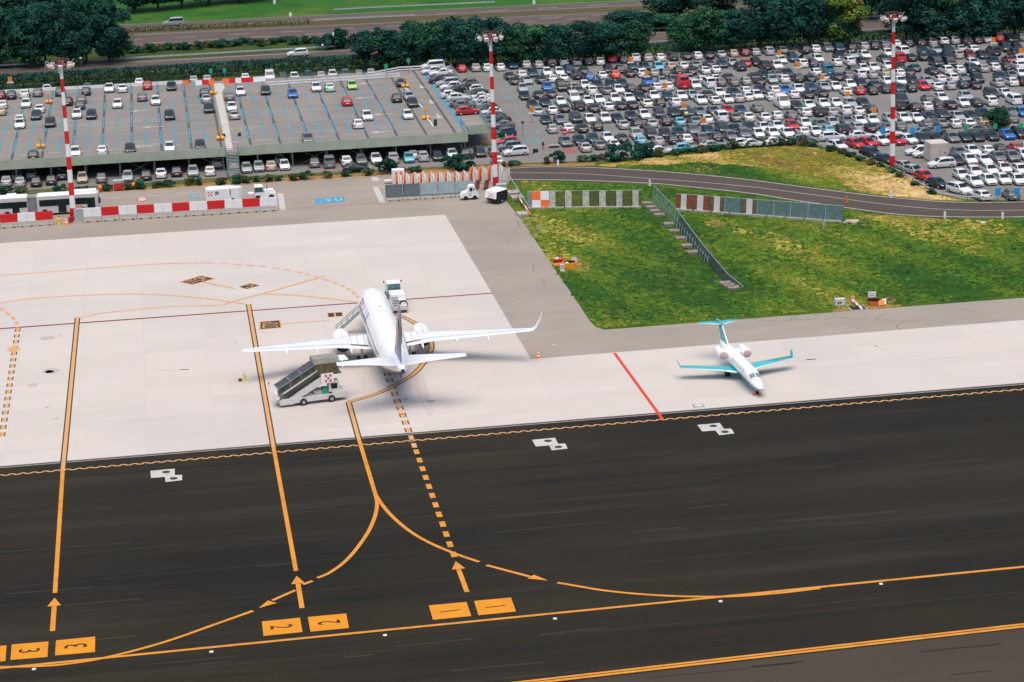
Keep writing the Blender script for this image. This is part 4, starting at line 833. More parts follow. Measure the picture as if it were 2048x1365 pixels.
# ================================================================ SMALL JET
m_teal = mat('jet_teal', (.02, .42, .46), .3, .04, coat=.4)
JS = [(0, .06, .05, 1.10, 0), (.2, .26, .20, 1.10, 0), (.6, .42, .34, 1.14, 0), (1.2, .56, .48, 1.22, 0), (2.2, .70, .66, 1.38, 0), (2.9, .74, .78, 1.52, 0), (3.6, .80, .90, 1.62, 0), (5, .84, .92, 1.64, 0), (11, .84, .92, 1.64, 0), (13, .72, .78, 1.78, 0), (15, .42, .5, 2.0, 0), (16.8, .14, .18, 2.15, 0)]
jn = G(1523, 779, 1.1); jet = thing('business_jet', 'small white business jet with turquoise wings, tail and belly parked on the apron', 'airplane', (jn.x, jn.y, 0), pi+.045)
JR = fus_rings(JS, 28); f = MB()
f.loft(JR, lambda k, i: 1 if 197 < (i+.5)/28*360 < 343 else 0); part(f, 'fuselage', [m_air, m_teal], jet)
for sg in (-1, 1):
    sec = [(sg*.3, 7.0, 3.1, .98, .28), (sg*.85, 7.2, 2.9, 1.0, .26), (sg*2.4, 8.1, 2.1, 1.12, .18), (sg*6.6, 9.4, 1.15, 1.42, .09)]
    wv = MB(); rg = wing_rings(sec); wv.loft(rg, lambda k, i: 1 if i in (0, 10, 9) else 0, smooth=True); W = part(wv, 'wing', [m_teal, m_air], jet)
    v_ = MB(); v_.loft([[(x+sg*t*v, -(s+c*u), z) for u, v in AF] for x, s, c, z, t in [(sg*6.6, 9.4, 1.15, 1.42, .08), (sg*6.72, 9.9, .95, 1.8, .06), (sg*6.80, 10.25, .6, 2.1, .04)]]); v_.build('winglet', m_teal, W)
    n = 18; ex = sg*1.42; ez = 2.25
    e = MB(); e.loft([[(ex+r*cos(2*pi*i/n), -s, ez+r*sin(2*pi*i/n)) for i in range(n)] for s, r in ((10.2, .44), (10.3, .52), (11.0, .56), (12.2, .52), (13.0, .40), (13.3, .3))]); E = part(e, 'engine', m_air, jet)
    c_ = MB(); c_.ell((ex, -10.22, ez), (.47, .14, .47), 16, 8); c_.build('intake_cover', mat('faded_pink_red', (.68, .40, .37), .7, .1), E)
    p_ = MB(); p_.box(min(sg*.6, sg*1.1), max(sg*.6, sg*1.1), -12.6, -11.0, 2.1, 2.3); p_.build('engine_pylon', m_air, E)
    t_ = MB(); t_.loft(wing_rings([(sg*.02, 15.6, 1.7, 4.36, .12), (sg*2.35, 17.0, .8, 4.28, .06)]), lambda k, i: 1 if i in (0, 10, 9) else 0); part(t_, 'tailplane', [m_teal, m_air], jet)
    gear(jet, sg*1.25, 9.3, 1.0, .3, .2, .16, strut=.07)
    for i in range(6):
        wn_ = MB(); s = 4.6+i*.85; q = [fus_pt(JS, s+a, b, .012) for a, b in ((-.2, .25), (.2, .25), (.2, .62), (-.2, .62))]; q = [Vector((sg*p.x, p.y, p.z)) for p in q]; wn_.add(q, [(0, 1, 2, 3) if sg > 0 else (3, 2, 1, 0)]); part(wn_, 'cabin_window', mat('tinted_pane', (.38, .40, .42), .3, .05), jet)
fn = MB(); fn.loft(fin_rings([(2.1, 12.2, 3.9, .16), (2.6, 13.0, 3.4, .20), (3.4, 14.3, 2.6, .17), (4.38, 15.6, 1.9, .13)]), lambda k, i: 1 if i in (0, 8) else 0); part(fn, 'fin', [m_teal, m_air], jet)
b_ = MB(); b_.loft([[(r*cos(a), -s, 4.42+r*sin(a)) for a in [j*pi/4 for j in range(8)]] for s, r in ((15.4, .03), (15.9, .13), (17.5, .12), (18.3, .03))]); part(b_, 'tail_bullet', m_teal, jet)
ws = MB()
for sg in (-1, 1):
    gp = []
    for iu in range(7):
        for iv in range(7):
            a_ = .62+(1.50-.62)*iv/6; p = fus_pt(JS, 1.95+.12*(1.5-a_)+.75*iu/6, a_, .02); gp.append(Vector((sg*p.x, p.y, p.z)))
    fq = [(iu*7+iv, (iu+1)*7+iv, (iu+1)*7+iv+1, iu*7+iv+1) for iu in range(6) for iv in range(6)]; ws.add(gp, fq if sg < 0 else [f_[::-1] for f_ in fq])
part(ws, 'windscreen', mat('pale_glass', (.20, .25, .27), .15, .1, spec=.6), jet)
gear(jet, 0, 1.7, .95, .22, .12, .1, m_yel, .05, 'nose_gear')
b_ = MB(); b_.tube((0, -.9, .04), (0, -1.9, .04), .07, .07, 5); b_.box(-.45, .55, -2.0, -1.4, .03, .10); tag(b_.build('wheel_chock', m_orange), 'small orange chock under the nose wheel of the turquoise jet', 'chock').matrix_world = Matrix.Translation((jn.x, jn.y, 0)) @ Matrix.Rotation(pi+.045, 4, 'Z')
# ================================================================ STAIR TRUCK
def dots5(mb, at, s, mi=1):
    for u, v in ((0, 0), (1, 1), (1, -1), (-1, 1), (-1, -1)):
        q = at(u, v); a = at(u+.42, v)-q; b = at(u, v+.42)-q; mb.add([q-a-b, q+a-b, q+a+b, q-a+b], [(0, 1, 2, 3)], mi)
m_cream = mat('vehicle_cream', (.62, .60, .56), .45, .05)
sp = G(563, 817); sq_ = G(692, 800.5); az = atan2((sq_-sp).y, (sq_-sp).x)
tr = thing('passenger_stair_truck', 'cream passenger stair truck with a canopied staircase beside the airliner', 'truck', (sp.x, sp.y, 0), az)
b = MB(); b.box(0.1, 7.5, .0, 2.2, .38, .95); b.box(-.1, 1.5, -.03, 2.23, .3, .85); b.box(5.9, 7.55, -.02, 2.22, .40, 1.15, tx=.05, ty=.03); part(b, 'chassis', m_cream, tr)
b = MB(); b.box(5.55, 6.9, .1, 1.3, 1.16, 2.35, tx=.12, ty=.08); CB = part(b, 'cab', m_cream, tr)
b = MB(); b.box(5.85, 6.55, .10, .16, 1.5, 2.1); b.box(6.72, 6.84, .25, 1.15, 1.45, 2.1); b.build('cab_window', m_glass, CB)
b = MB(); b.box(3.9, 5.3, .5, 1.7, .96, 1.35); b.box(2.9, 3.8, .4, 1.8, .96, 1.1); part(b, 'engine_cover', m_offw, tr)
b = MB(); b.box(4.9, 5.5, .3, 1.2, .96, 1.6); part(b, 'tool_box', m_green, tr)
for x in (2.55, 5.8):
    for y in (0, 2.2):
        w_ = MB(); w_.tube((x, y-.14, .40), (x, y+.14, .40), .40, .40, 14); w_.tube((x, y+(-.15 if y == 0 else .15), .4), (x, y+(-.14 if y == 0 else .14), .4), .2, .2, 10, 1); part(w_, 'wheel', [m_black, m_rim], tr)
m_can = mat('canopy_glass', (.06, .07, .065), .45, .4, 2, spec=.3); m_frame = mat('canopy_frame', (.22, .21, .18), .5, .1)
b = MB(); 
for y in (.15, 2.05): b.slab([(.6, y, .8), (4.9, y, 3.15), (5.6, y, 3.25), (5.6, y, 2.6), (2.0, y, .8)], -.1 if y < 1 else .1)
part(b, 'stair_stringer', m_cream, tr)
b = MB()
for i in range(18): t = i/17; b.box(.6+4.2*t, .6+4.2*t+.28, .25, 1.95, .85+2.3*t, .9+2.3*t)
b.box(4.9, 7.2, .2, 2.0, 3.14, 3.22); part(b, 'stair_treads', m_grey, tr)
b = MB()
for y in (.12, 2.08):
    b.slab([(.35, y, 1.0), (4.75, y, 3.40), (4.75, y, 3.9), (.35, y, 1.5)], .03)
part(b, 'side_panel', mat('panel_brown', (.07, .06, .05), .5, .2), tr)
b = MB(); b.slab([(-.25, .05, 2.2), (-.25, 2.15, 2.2), (4.15, 2.15, 4.55), (4.15, .05, 4.55)], .03); b.slab([(-.25, .08, 1.45), (4.45, .08, 3.95), (4.15, .08, 4.55), (-.25, .08, 2.2)], .03); part(b, 'stair_canopy', m_can, tr)
b = MB()
for t in (0, .32, .62, 1): 
    x = -.25+4.4*t; z = 2.2+2.35*t
    b.box(x-.04, x+.04, .0, 2.2, z, z+.07); b.box(x-.04, x+.04, .02, .08, z-.8, z+.03)
b.tube((-.25, .06, 1.45), (4.45, .06, 3.95), .05, .05, 5); b.tube((-.25, .04, 2.2), (4.15, .04, 4.55), .05, .05, 5); part(b, 'canopy_frame', m_frame, tr)
b = MB(); b.box(4.0, 6.9, .0, 2.2, 4.55, 5.1, tx=.0, ty=.25); part(b, 'platform_roof', mat('roof_brown', (.25, .23, .19), .5, .15, 1.5), tr)
b = MB(); b.slab([(4.4, .05, 3.2), (6.6, .05, 3.2), (7.0, .05, 4.5), (4.3, .05, 4.5)], .03); b.slab([(4.4, 2.15, 3.2), (6.6, 2.15, 3.2), (7.0, 2.15, 4.5), (4.3, 2.15, 4.5)], .03); part(b, 'platform_side', mat('platform_side_ochre', (.12, .09, .05), .4, .35, 3), tr)
b = MB(); b.box(6.8, 8.0, .1, 2.1, 4.62, 4.72); b.box(7.2, 7.35, .05, .2, 3.9, 4.6); part(b, 'front_flap', m_white, tr)
b = MB(); b.box(4.7, 6.15, -.12, .0, 2.3, 3.4); BX = part(b, 'sign_panel', m_white, tr)
b = MB(); dots5(b, lambda u, v: Vector((5.5+u*.26, -.135, 2.85+v*.30)), .2, 0); b.build('red_emblem', m_red, BX)
b = MB(); b.slab([(-.45, .2, 1.1), (-.2, .2, .75), (-.2, 2.0, .75), (-.45, 2.0, 1.1)], .05); b.box(-.6, -.1, .1, 1.2, 1.0, 1.7); part(b, 'foot_guard', m_white, tr)
for x in (.7, 4.6):
    b = MB(); b.tube((x+.3, 1.1, .9), (x+.9 if x < 2 else 4.0, 1.1, 1.4 if x < 2 else 2.7), .08, .08, 6); part(b, 'lift_ram', m_lgrey, tr)
# ================================================================ LOADER / SERVICE TRUCK BESIDE THE AIRLINER
lp = G(797, 624); ld = thing('cabin_service_truck', 'white service truck with a glass cab beside the nose of the airliner', 'truck', (lp.x, lp.y, 0), .02)
b = MB(); b.box(-1.0, 1.05, -1.0, 5.4, .45, 1.0); part(b, 'chassis', m_offw, ld)
b = MB(); b.box(-.85, 1.1, .9, 3.5, 1.0, 2.0, tx=.08, ty=.08); b.box(-.2, 1.05, .0, .9, 1.0, 1.5, tx=.05); part(b, 'body', m_white, ld)
b = MB(); b.box(-.9, .9, 3.7, 5.3, .95, 1.2); b.box(-.95, .95, 3.75, 5.25, 2.72, 2.86, tx=.06, ty=.06); 
for x in (-.92, .92):
    for y in (3.78, 5.2): b.tube((x, y, 1.5), (x*.95, y, 2.75), .05, .05, 5)
CB = part(b, 'cab', m_white, ld)
b = MB(); b.box(-.85, .85, 3.8, 5.18, 1.2, 2.70, tx=.04, ty=.04); b.build('cab_window', mat('teal_glass', (.02, .14, .12), .08, .5, 2, spec=.9), CB)
b = MB(); 
for x in (-1.15, 1.1): b.ell((x, 5.1, 2.7), (.1, .14, .16), 8, 5)
b.build('mirror', m_dark, CB)
b = MB(); b.tube((.65, -.55, 1.0), (.65, -.1, 1.0), .55, .55, 18, 1); b.tube((.65, -.6, 1.0), (.65, -.56, 1.0), .42, .42, 18, 0); part(b, 'hose_drum', [m_white, m_dark], ld)
b = MB()
for i in range(4): b.box(-.8, .1, -.9+i*.42, -.65+i*.42, 1.0+.22*i, 1.12+.22*i)
part(b, 'rear_steps', m_grey, ld)
b = MB(); b.box(-1.2, -.95, 2.2, 4.4, .7, 1.7, tx=.05); part(b, 'side_skirt', mat('skirt_teal', (.03, .10, .09), .5, .1), ld)
for x in (-.95, .95):
    for y in (.2, 4.5):
        w_ = MB(); w_.tube((x-.14, y, .42), (x+.14, y, .42), .42, .42, 14); part(w_, 'wheel', m_black, ld)
# ================================================================ CONES, CHOCKS
def cone(px, py, lab, h=.75, cols=None, name='traffic_cone'):
    p = G(px, py); b = MB(); r = h*.27; b.box(-r*1.2, r*1.2, -r*1.2, r*1.2, 0, .05)
    for i in range(5): a, c = i/5, (i+1)/5; b.tube((0, 0, .05+(h-.05)*a), (0, 0, .05+(h-.05)*c), r*(1-.8*a), r*(1-.8*c), 10, i % 2, caps=(i == 4))
    o = b.build(name, cols or [m_orange, m_white]); o.location = p; return tag(o, lab, 'traffic cone')
cone(1077, 716.5, 'orange and white cone at the inner corner of the concrete apron', 1.0)
cone(803, 829, 'orange and white cone standing on the dashed yellow stand line', .8)
cone(132.5, 449, 'orange and white cone beside the foot of the left mast', 1.1)
def simple(name, lab, cat, loc, mb, m, rz=0, group=None):
    o = mb.build(name, m); o.location = loc; o.rotation_euler.z = rz; return tag(o, lab, cat, group)
b = MB(); b.box(-.3, .3, -.25, .25, 0, .12); b.tube((0, 0, .1), (0, 0, .75), .16, .14, 10, 0); b.tube((0, 0, .75), (-.1, 0, 1.0), .05, .04, 6, 0); b.box(-.75, -.35, -.2, .15, 0, .3, 1)
simple('fire_extinguisher', 'yellow wheeled extinguisher with a dark red base alone on the apron', 'fire extinguisher', G(490, 762), b, [mat('pale_yellow', (.72, .62, .12), .5, .1), mat('maroon', (.22, .03, .03), .6, .1)])
b = MB(); b.tube((0, 0, 0), (0, 0, .9), .42, .36, 12); b.ell((0, 0, .9), (.36, .36, .2)); b.tube((0, 0, .9), (.1, 0, 1.35), .12, .1, 6, 1)
simple('extinguisher_drum', 'yellow drum with a red top between the barrier and the cone', 'drum', G(118, 450), b, [mat('drum_yellow', (.62, .48, .10), .5, .1), m_red])
b = MB(); b.tube((0, 0, 0), (0, 0, .75), .24, .24, 10); b.tube((.25, .3, 0), (.25, .3, .9), .22, .2, 10); b.ell((0, 0, .78), (.24, .24, .16))
simple('fire_extinguisher', 'pair of dark red extinguishers against the foot of the left mast', 'fire extinguisher', G(140.5, 446), b, mat('deep_red', (.35, .02, .02), .5, .1))
# ================================================================ LIGHT MASTS
def mast(px, py, lab, seed):
    p = G(px, py); t = thing('floodlight_mast', lab, 'light mast', p, .1*seed, 'red and white floodlight masts'); H_ = 23.4
    for i in range(12):
        z0 = H_*i/12; z1 = H_*(i+1)/12; r0 = .44-.20*i/12; r1 = .44-.20*(i+1)/12
        b = MB(); b.tube((0, 0, z0), (0, 0, z1), r0, r1, 14, 0, caps=False); part(b, 'mast_band', m_red if i % 2 == 0 else m_white, t)
    b = MB(); b.tube((0, 0, 0), (0, 0, .08), .75, .75, 14); b.box(-.9, .9, -.9, .9, -.02, .06); part(b, 'base_plate', m_conc, t)
    b = MB(); n = 14; R = 1.25
    for k in range(n): a = 2*pi*k/n; c = 2*pi*(k+1)/n; b.tube((R*cos(a), R*sin(a), 23.5), (R*cos(c), R*sin(c), 23.5), .07, .07, 5); b.tube((R*cos(a), R*sin(a), 24.3), (R*cos(c), R*sin(c), 24.3), .05, .05, 5)
    for k in range(0, n, 2): a = 2*pi*k/n; b.tube((R*cos(a), R*sin(a), 23.5), (R*cos(a), R*sin(a), 24.3), .04, .04, 5); b.tube((0, 0, 23.4), (R*cos(a), R*sin(a), 23.5), .06, .06, 5)
    b.tube((0, 0, 23.3), (0, 0, 24.2), .35, .3, 10); b.prism([(R*.9*cos(2*pi*k/12), R*.9*sin(2*pi*k/12)) for k in range(12)], 23.42, 23.48); part(b, 'head_frame', mat('frame_rust', (.20, .07, .06), .6, .2), t)
    for k in range(8):
        a = 2*pi*k/8+seed; b = MB(); b.box(-.34, .34, -.12, .28, -.28, .22, tx=.04, ty=.03); o = part(b, 'floodlight', m_offw, t); o.location = (1.75*cos(a), 1.75*sin(a), 23.55); o.rotation_euler = (-.5, 0, a-pi/2)
    b = MB(); b.tube((1.2, 0, 23.5), (2.0, .3, 24.3), .04, .04, 5); b.tube((-1.2, 0, 23.5), (-2.1, .2, 24.2), .04, .04, 5); b.tube((-2.1, .2, 24.2), (-2.3, .2, 23.2), .04, .04, 5); b.box(-.5, -.2, -.5, -.2, 22.4, 23.2); part(b, 'hoist_arm', m_lgrey, t)
    b = MB(); b.box(-.52, -.30, -.6, -.35, .3, 1.6); part(b, 'switch_box', m_red, t); return t
mast(147.7, 441, 'left red and white mast between the barrier rows beside the bus', 0)
mast(991.5, 378, 'middle red and white mast behind the black and white ground cart', 1)
mast(1784.5, 336, 'right red and white mast standing at the edge of the dry grass bank', 2)
b = MB(); b.box(-.75, .75, -.45, .45, 0, 1.3); b.box(-.8, .8, -.5, .5, 1.3, 1.4)
simple('switch_cabinet', 'pale grey electrical cabinet right of the foot of the middle mast', 'cabinet', G(1003, 386), b, m_lgrey)
b = MB(); b.box(-.8, .8, -.4, .4, 0, 1.7); b.box(-.84, .84, -.44, .44, 1.7, 1.78)
simple('switch_cabinet', 'grey cabinet between the left mast and the long barrier', 'cabinet', G(160, 441), b, m_lgrey)
# ================================================================ BARRIERS RED / WHITE
def jersey(a, b, col, lab, zt=2.1):
    L = (b-a).length-.05; t = thing('barrier_wall_unit', lab, 'barrier', a, atan2((b-a).y, (b-a).x), 'red and white barrier wall units')
    m = MB(); m.loft([[(x, -.42, 0), (x, -.42, .16), (x, -.16, .82), (x, .16, .82), (x, .42, .16), (x, .42, 0)] for x in (0, L)], smooth=False); B = part(m, 'concrete_base', m_conc, t)
    for k in (.22, .78):
        h = MB(); h.tube((L*k, -.45, .0), (L*k, -.2, .0), .2, .2, 10); h.v = [Vector((v.x, v.y, max(v.z, .002))) for v in h.v]; h.build('lifting_slot', m_black, B)
    m = MB()
    if col == 'r': m.box(0.02, L-.02, -.10, .10, .82, zt)
    else: m.box(0.0, L/2-.02, -.10, .10, .82, zt); m.box(L/2+.02, L, -.10, .10, .82, zt)
    part(m, 'upper_panel', m_red if col == 'r' else m_white, t)
N2 = 11; A = G(168.5, 444.5); B = G(556, 421.5)
for i in range(N2):
    c = 'wr'[i % 2]; jersey(A+(B-A)*(i/N2), A+(B-A)*((i+1)/N2), c, '%s barrier unit, %s from left in the long barrier row' % ('red' if c == 'r' else 'white', wn(i+1)))
A = G(-70, 462.0); B = G(108, 449.5)
for i in range(5):
    c = 'rwrwr'[i]; 
    jersey(A+(B-A)*(i/5), A+(B-A)*((i+1)/5), c, ('white barrier unit %s in the short left row' % ('touching the picture edge' if i == 1 else 'between two red ones')) if c == 'w' else ('rightmost red barrier unit of the short row left of the mast' if i == 4 else 'red barrier unit at the left picture edge' if i == 2 else 'red barrier unit at the outer end of the short row'))
# grey screen walls
A = G(772, 402.5); B = G(945, 392.5)
for i in range(5):
    a = A+(B-A)*(i/5); b = A+(B-A)*((i+1)/5); L = (b-a).length-.08
    t = thing('screen_wall_unit', 'grey screen panel on a concrete foot, %s from left in its row' % wn(i+1), 'barrier', a, atan2((b-a).y, (b-a).x), 'grey screen panels on concrete feet')
    m = MB(); m.loft([[(x, -.40, 0), (x, -.40, .2), (x, -.15, .7), (x, .15, .7), (x, .40, .2), (x, .40, 0)] for x in (0, L)], smooth=False); BB = part(m, 'concrete_base', m_conc, t)
    for k in (.25, .75):
        h = MB(); h.tube((L*k, -.43, 0), (L*k, -.2, 0), .18, .18, 10); h.v = [Vector((v.x, v.y, max(v.z, .002))) for v in h.v]; h.build('lifting_slot', m_black, BB)
    m = MB(); m.slab([(0, -.25, .72), (L, -.25, .72), (L, .25, 2.45), (0, .25, 2.45)], .06); m.box(0, .06, -.25, .3, .7, 2.4); part(m, 'panel', [mat('slate_panel', (.085, .11, .125), .6, .15, 2)] if i < 2 else [mat('zinc_panel', (.24, .30, .32), .5, .12, 1, stretch=(3, 1, 1))], t)
# A-shaped orange and white barriers
def chev(px, py, s, lab, dark=False, i=0):
    t = thing('angled_barrier', lab, 'barrier', G(px, py), 0, 'orange and white angled barriers')
    m = MB(); m.slab([(-.70*s, -.3, 0), (-.22*s, .9, 0), (-.0*s, 1.6, 1.75*s), (-.45*s, .6, 1.5*s)], .14); part(m, 'orange_face', mat('barrier_orange', (.72, .20, .09), .5, .06), t)
    m = MB(); m.slab([(-.12*s, -.2, 0), (.30*s, .5, .0), (.48*s, 1.3, 1.15*s), (.10*s, 1.5, 1.65*s), (-.16*s, .4, .9*s)], .16); part(m, 'white_face', m_offw, t)
    m = MB(); m.box(-.7*s, .6*s, -.25, 1.2, 0, .18); part(m, 'foot', m_conc, t)
xs = [(798, 377), (814, 375), (831, 374), (847, 373), (863.5, 373), (880.5, 372.5), (896.5, 372), (914, 371.5), (930, 370.5)]
for i, (x, y) in enumerate(xs): chev(x, y-4, 1.0, 'small orange and white angled barrier, %s from left behind the grey screens' % wn(i+1))
xs = [(949, 368), (967, 367), (985, 366.5), (1001, 362)]
for i, (x, y) in enumerate(xs): chev(x, y, 1.45, 'large orange and white angled barrier, %s' % ['first right of the grey screens', 'second right of the grey screens', 'directly left of the middle mast', 'directly right of the middle mast'][i])
for i, (x, y) in enumerate([(957, 381), (975, 381)]):
    m = MB(); m.slab([(-.7, 0, 0), (.1, .9, 0), (.4, 1.1, 1.5), (-.4, .3, 1.5)], .15); simple('worn_barrier', ['worn brown and white barrier leaning between the tug and the cart', 'worn brown and white barrier just left of the middle mast'][i], 'barrier', G(x, y), m, mat('barrier_worn', (.26, .11, .08), .7, .3, 1.2))
m = MB(); m.box(-1.0, 1.0, -.7, .7, 0, 2.3); m.box(-1.0, 1.0, -.72, -.7, .2, 1.9)
t = thing('booth', 'white booth with a red emblem at the left end of the angled barriers', 'booth', G(797, 366)); m = MB(); m.box(-1.0, 1.0, -.7, .7, 0, 2.2, tx=.05, ty=.05); part(m, 'body', m_white, t)
m = MB(); dots5(m, lambda u, v: Vector((u*.42, -.72, 1.3+v*.42)), .2, 0); part(m, 'red_emblem', m_orange, t); m = MB(); m.box(-2.2, -1.05, -.4, .4, .4, .55); part(m, 'side_shelf', m_white, t)
# ================================================================ BUS
def bus_half(root, L, front):
    R_ = 3.0; W = 2.5
    b = MB(); b.box(0, L, 0, W, .35, R_); B_ = part(b, 'body', m_offw, root)
    b = MB(); b.box(.15, L-.15, .15, W-.15, R_, R_+.12, tx=.15, ty=.15); 
    if front: b.box(L*.52, L*.98, .3, W-.3, R_+.1, R_+.38, tx=.1, ty=.1)
    else: b.box(L*.3, L*.7, .4, W-.4, R_+.1, R_+.35, tx=.1, ty=.1)
    part(b, 'roof', m_white, root)
    return B_
bp = G(76, 433); bd = (G(197, 425.5)-bp); baz = atan2(bd.y, bd.x)
bus = thing('articulated_bus', 'white articulated airport bus behind the red and white barriers', 'bus', (bp.x, bp.y, 0), baz)
bus_half(bus, 9.2, True); 
for x0, x1 in ((.35, 4.9), (5.7, 7.5)): b = MB(); b.box(x0, x1, -.02, .02, 1.45, 2.45); part(b, 'side_window', m_glass, bus)
for x0, x1 in ((3.15, 4.35), (7.5, 8.7)): b = MB(); b.box(x0, x1, -.03, .03, .4, 2.4); part(b, 'door', m_glass, bus)
b = MB(); b.box(9.17, 9.24, .2, 2.3, 1.1, 2.7); part(b, 'windscreen', m_glass, bus)
for x in (1.1, 6.9):
    for y in (.12, 2.38): b = MB(); b.tube((x, y-.16, .5), (x, y+.14, .5), .5, .5, 14); part(b, 'wheel', m_black, bus)
b = MB(); b.box(5.85, 6.8, -.035, 0, 1.05, 1.25); part(b, 'orange_sign', m_orange, bus)
b = MB(); b.box(9.2, 9.55, -.2, 0, 1.5, 2.3); b.tube((9.2, -.1, 2.4), (9.5, -.1, 2.4), .04, .04, 5); part(b, 'mirror', m_dark, bus)
b = MB(); n = 8
for i in range(n): x = -1.35+i*.17; b.box(x, x+.13, .08, 2.42, .4, 2.95, tx=.0)
b.box(-1.35, 0, .15, 2.35, .45, 2.9); part(b, 'bellows', mat('bellows_grey', (.24, .24, .25), .8, .2), bus)
b = MB(); b.box(-8.6, -1.4, 0, 2.5, .35, 3.0); part(b, 'rear_body', m_offw, bus); b = MB(); b.box(-8.5, -1.5, .15, 2.35, 3.0, 3.12, tx=.1, ty=.1); b.box(-4.6, -3.0, .3, 2.2, 3.1, 3.35, tx=.1, ty=.1); part(b, 'rear_roof', m_white, bus)
for x0, x1 in ((-8.3, -3.7), (-2.65, -1.5)): b = MB(); b.box(x0, x1, -.02, .02, 1.45, 2.4); part(b, 'side_window', m_glass, bus)
b = MB(); b.box(-3.7, -2.65, -.03, .03, .4, 2.4); part(b, 'door', m_glass, bus)
for y in (.12, 2.38): b = MB(); b.tube((-4.5, y-.16, .5), (-4.5, y+.14, .5), .5, .5, 14); part(b, 'wheel', m_black, bus)
# ================================================================ WHITE GROUND UNIT + TRACTOR
tp = G(413, 409); u_ = (G(487, 404.5)-tp); gu = thing('mobile_ground_unit', 'white long box shaped ground unit with a red emblem behind the barrier', 'ground equipment', (tp.x, tp.y, 0), atan2(u_.y, u_.x))
b = MB(); b.prism([(0, 0), (3.6, 0), (5.0, .5), (5.6, 1.2), (5.0, 1.9), (3.6, 2.3), (0, 2.3)], .4, 2.2); b.prism([(.3, .3), (3.6, .3), (4.9, 1.2), (3.6, 2.0), (.3, 2.0)], 2.2, 2.32); part(b, 'body', m_white, gu)
b = MB(); dots5(b, lambda u, v: Vector((.65+u*.24, -.01, 1.55+v*.24)), .2, 0); part(b, 'red_emblem', m_red, gu); b = MB(); b.box(1.4, 2.0, -.02, 0, 1.4, 1.9); b.box(3.62, 3.8, .0, .1, 1.2, 2.2); part(b, 'vent', m_grey, gu)
for x in (1.0, 4.0): b = MB(); b.tube((x, .1, .35), (x, 2.2, .35), .35, .35, 12); part(b, 'wheel', m_black, gu)
tp = G(510, 403); tt = thing('tow_tractor', 'white tow tractor with a dark green cab behind the barrier end', 'tractor', (tp.x, tp.y, 0), .05)
b = MB(); b.box(0, 1.5, 0, 1.7, .4, 1.3, tx=.08); b.box(1.4, 3.1, .1, 1.6, .4, 1.55, tx=.12, ty=.1); b.box(2.4, 3.3, .0, 1.7, .4, 1.1, tx=.05); b.box(-.9, 0, .2, 1.5, 1.1, 1.2); part(b, 'body', m_white, tt)
b = MB(); b.box(.05, 1.35, .08, 1.62, 1.3, 2.1, tx=.08, ty=.06); part(b, 'cab_glass', mat('green_glass', (.02, .11, .09), .1, .2, spec=.8), tt); b = MB(); b.box(.05, 1.4, .05, 1.65, 2.1, 2.28, tx=.06, ty=.06); part(b, 'cab_roof', m_white, tt)
for x in (.5, 2.6): b = MB(); b.tube((x, -.05, .45), (x, 1.75, .45), .45, .45, 12); part(b, 'wheel', m_black, tt)
b = MB(); b.tube((2.0, .6, 1.5), (2.0, .6, 2.3), .05, .05, 6); part(b, 'exhaust_stack', m_dark, tt)
# ================================================================ TUG + BLACK CART
tp = G(922, 402); tg = thing('baggage_tug', 'small white baggage tug with a closed cab and faint red emblem', 'tug', (tp.x, tp.y, 0), .03)
prof = [(0, .35), (.05, .75), (.35, 1.15), (1.05, 1.3), (1.3, 2.0), (1.5, 2.2), (2.15, 2.2), (2.3, 1.9), (2.45, 1.2), (2.8, .75), (2.75, .45), (2.6, .35)]
b = MB(); b.loft([[(x, y, z) for x, z in prof] for y in (0, .08, 1.32, 1.4)], smooth=False); BB = part(b, 'body', m_white, tg)
for x0, x1, z0, z1 in ((1.38, 1.82, 1.35, 1.9), (1.98, 2.14, 1.45, 1.85)): b = MB(); b.box(x0, x1, -.02, 0, z0, z1); part(b, 'cab_window', m_glass, tg)
for x in (.75, 2.15):
    for y in (.1, 1.3): b = MB(); b.tube((x, y-.14, .34), (x, y+.14, .34), .34, .34, 12); part(b, 'wheel', m_black, tg)
b = MB(); dots5(b, lambda u, v: Vector((1.45+u*.16, -.015, .85+v*.16)), .1, 0); part(b, 'red_emblem', mat('pale_red', (.6, .18, .16), .5, .1), tg)
tp = G(993, 407); ct = thing('ground_power_cart', 'black trailer cart under a white angled cover next to the small tug', 'trailer', (tp.x, tp.y, 0), -.12)
b = MB(); b.loft([[(-1.45, .0, .65), (-1.45, 2.2, .65), (-1.1, 2.2, 1.6), (-1.1, 0, 1.6)], [(-.1, -1.0, .25), (1.2, 1.8, .25), (1.35, 1.8, 1.7), (0.0, -1.0, 1.45)], [(.6, -.7, .25), (1.7, 1.6, .25), (1.75, 1.6, 1.7), (.7, -.7, 1.5)]], smooth=False); part(b, 'body', m_black, ct)
b = MB(); b.slab([(-1.7, .3, .95), (-.05, -1.15, .85), (.05, -.95, 1.85), (-1.55, .5, 1.95)], .05); b.slab([(-1.55, .5, 1.95), (.05, -.95, 1.85), (1.75, 1.0, 1.9), (0, 2.2, 2.1)], .06); CV = part(b, 'cover', m_white, ct)
b = MB(); dots5(b, lambda u, v: Vector((-.85+u*.22, -.50-u*.195, 1.4+v*.22)), .1, 0); b.v = [v+Vector((-.03, -.08, 0)) for v in b.v]; b.build('red_emblem', mat('pale_red', (.6, .18, .16), .5, .1), CV)
for x, y in ((-.6, .3), (1.0, 1.4)): b = MB(); b.tube((x-.1, y, .28), (x+.1, y, .28), .28, .28, 10); part(b, 'wheel', m_dark, ct)
b = MB(); b.box(.75, 1.0, -.45, -.4, .35, .5); part(b, 'plate', m_lgrey, ct)
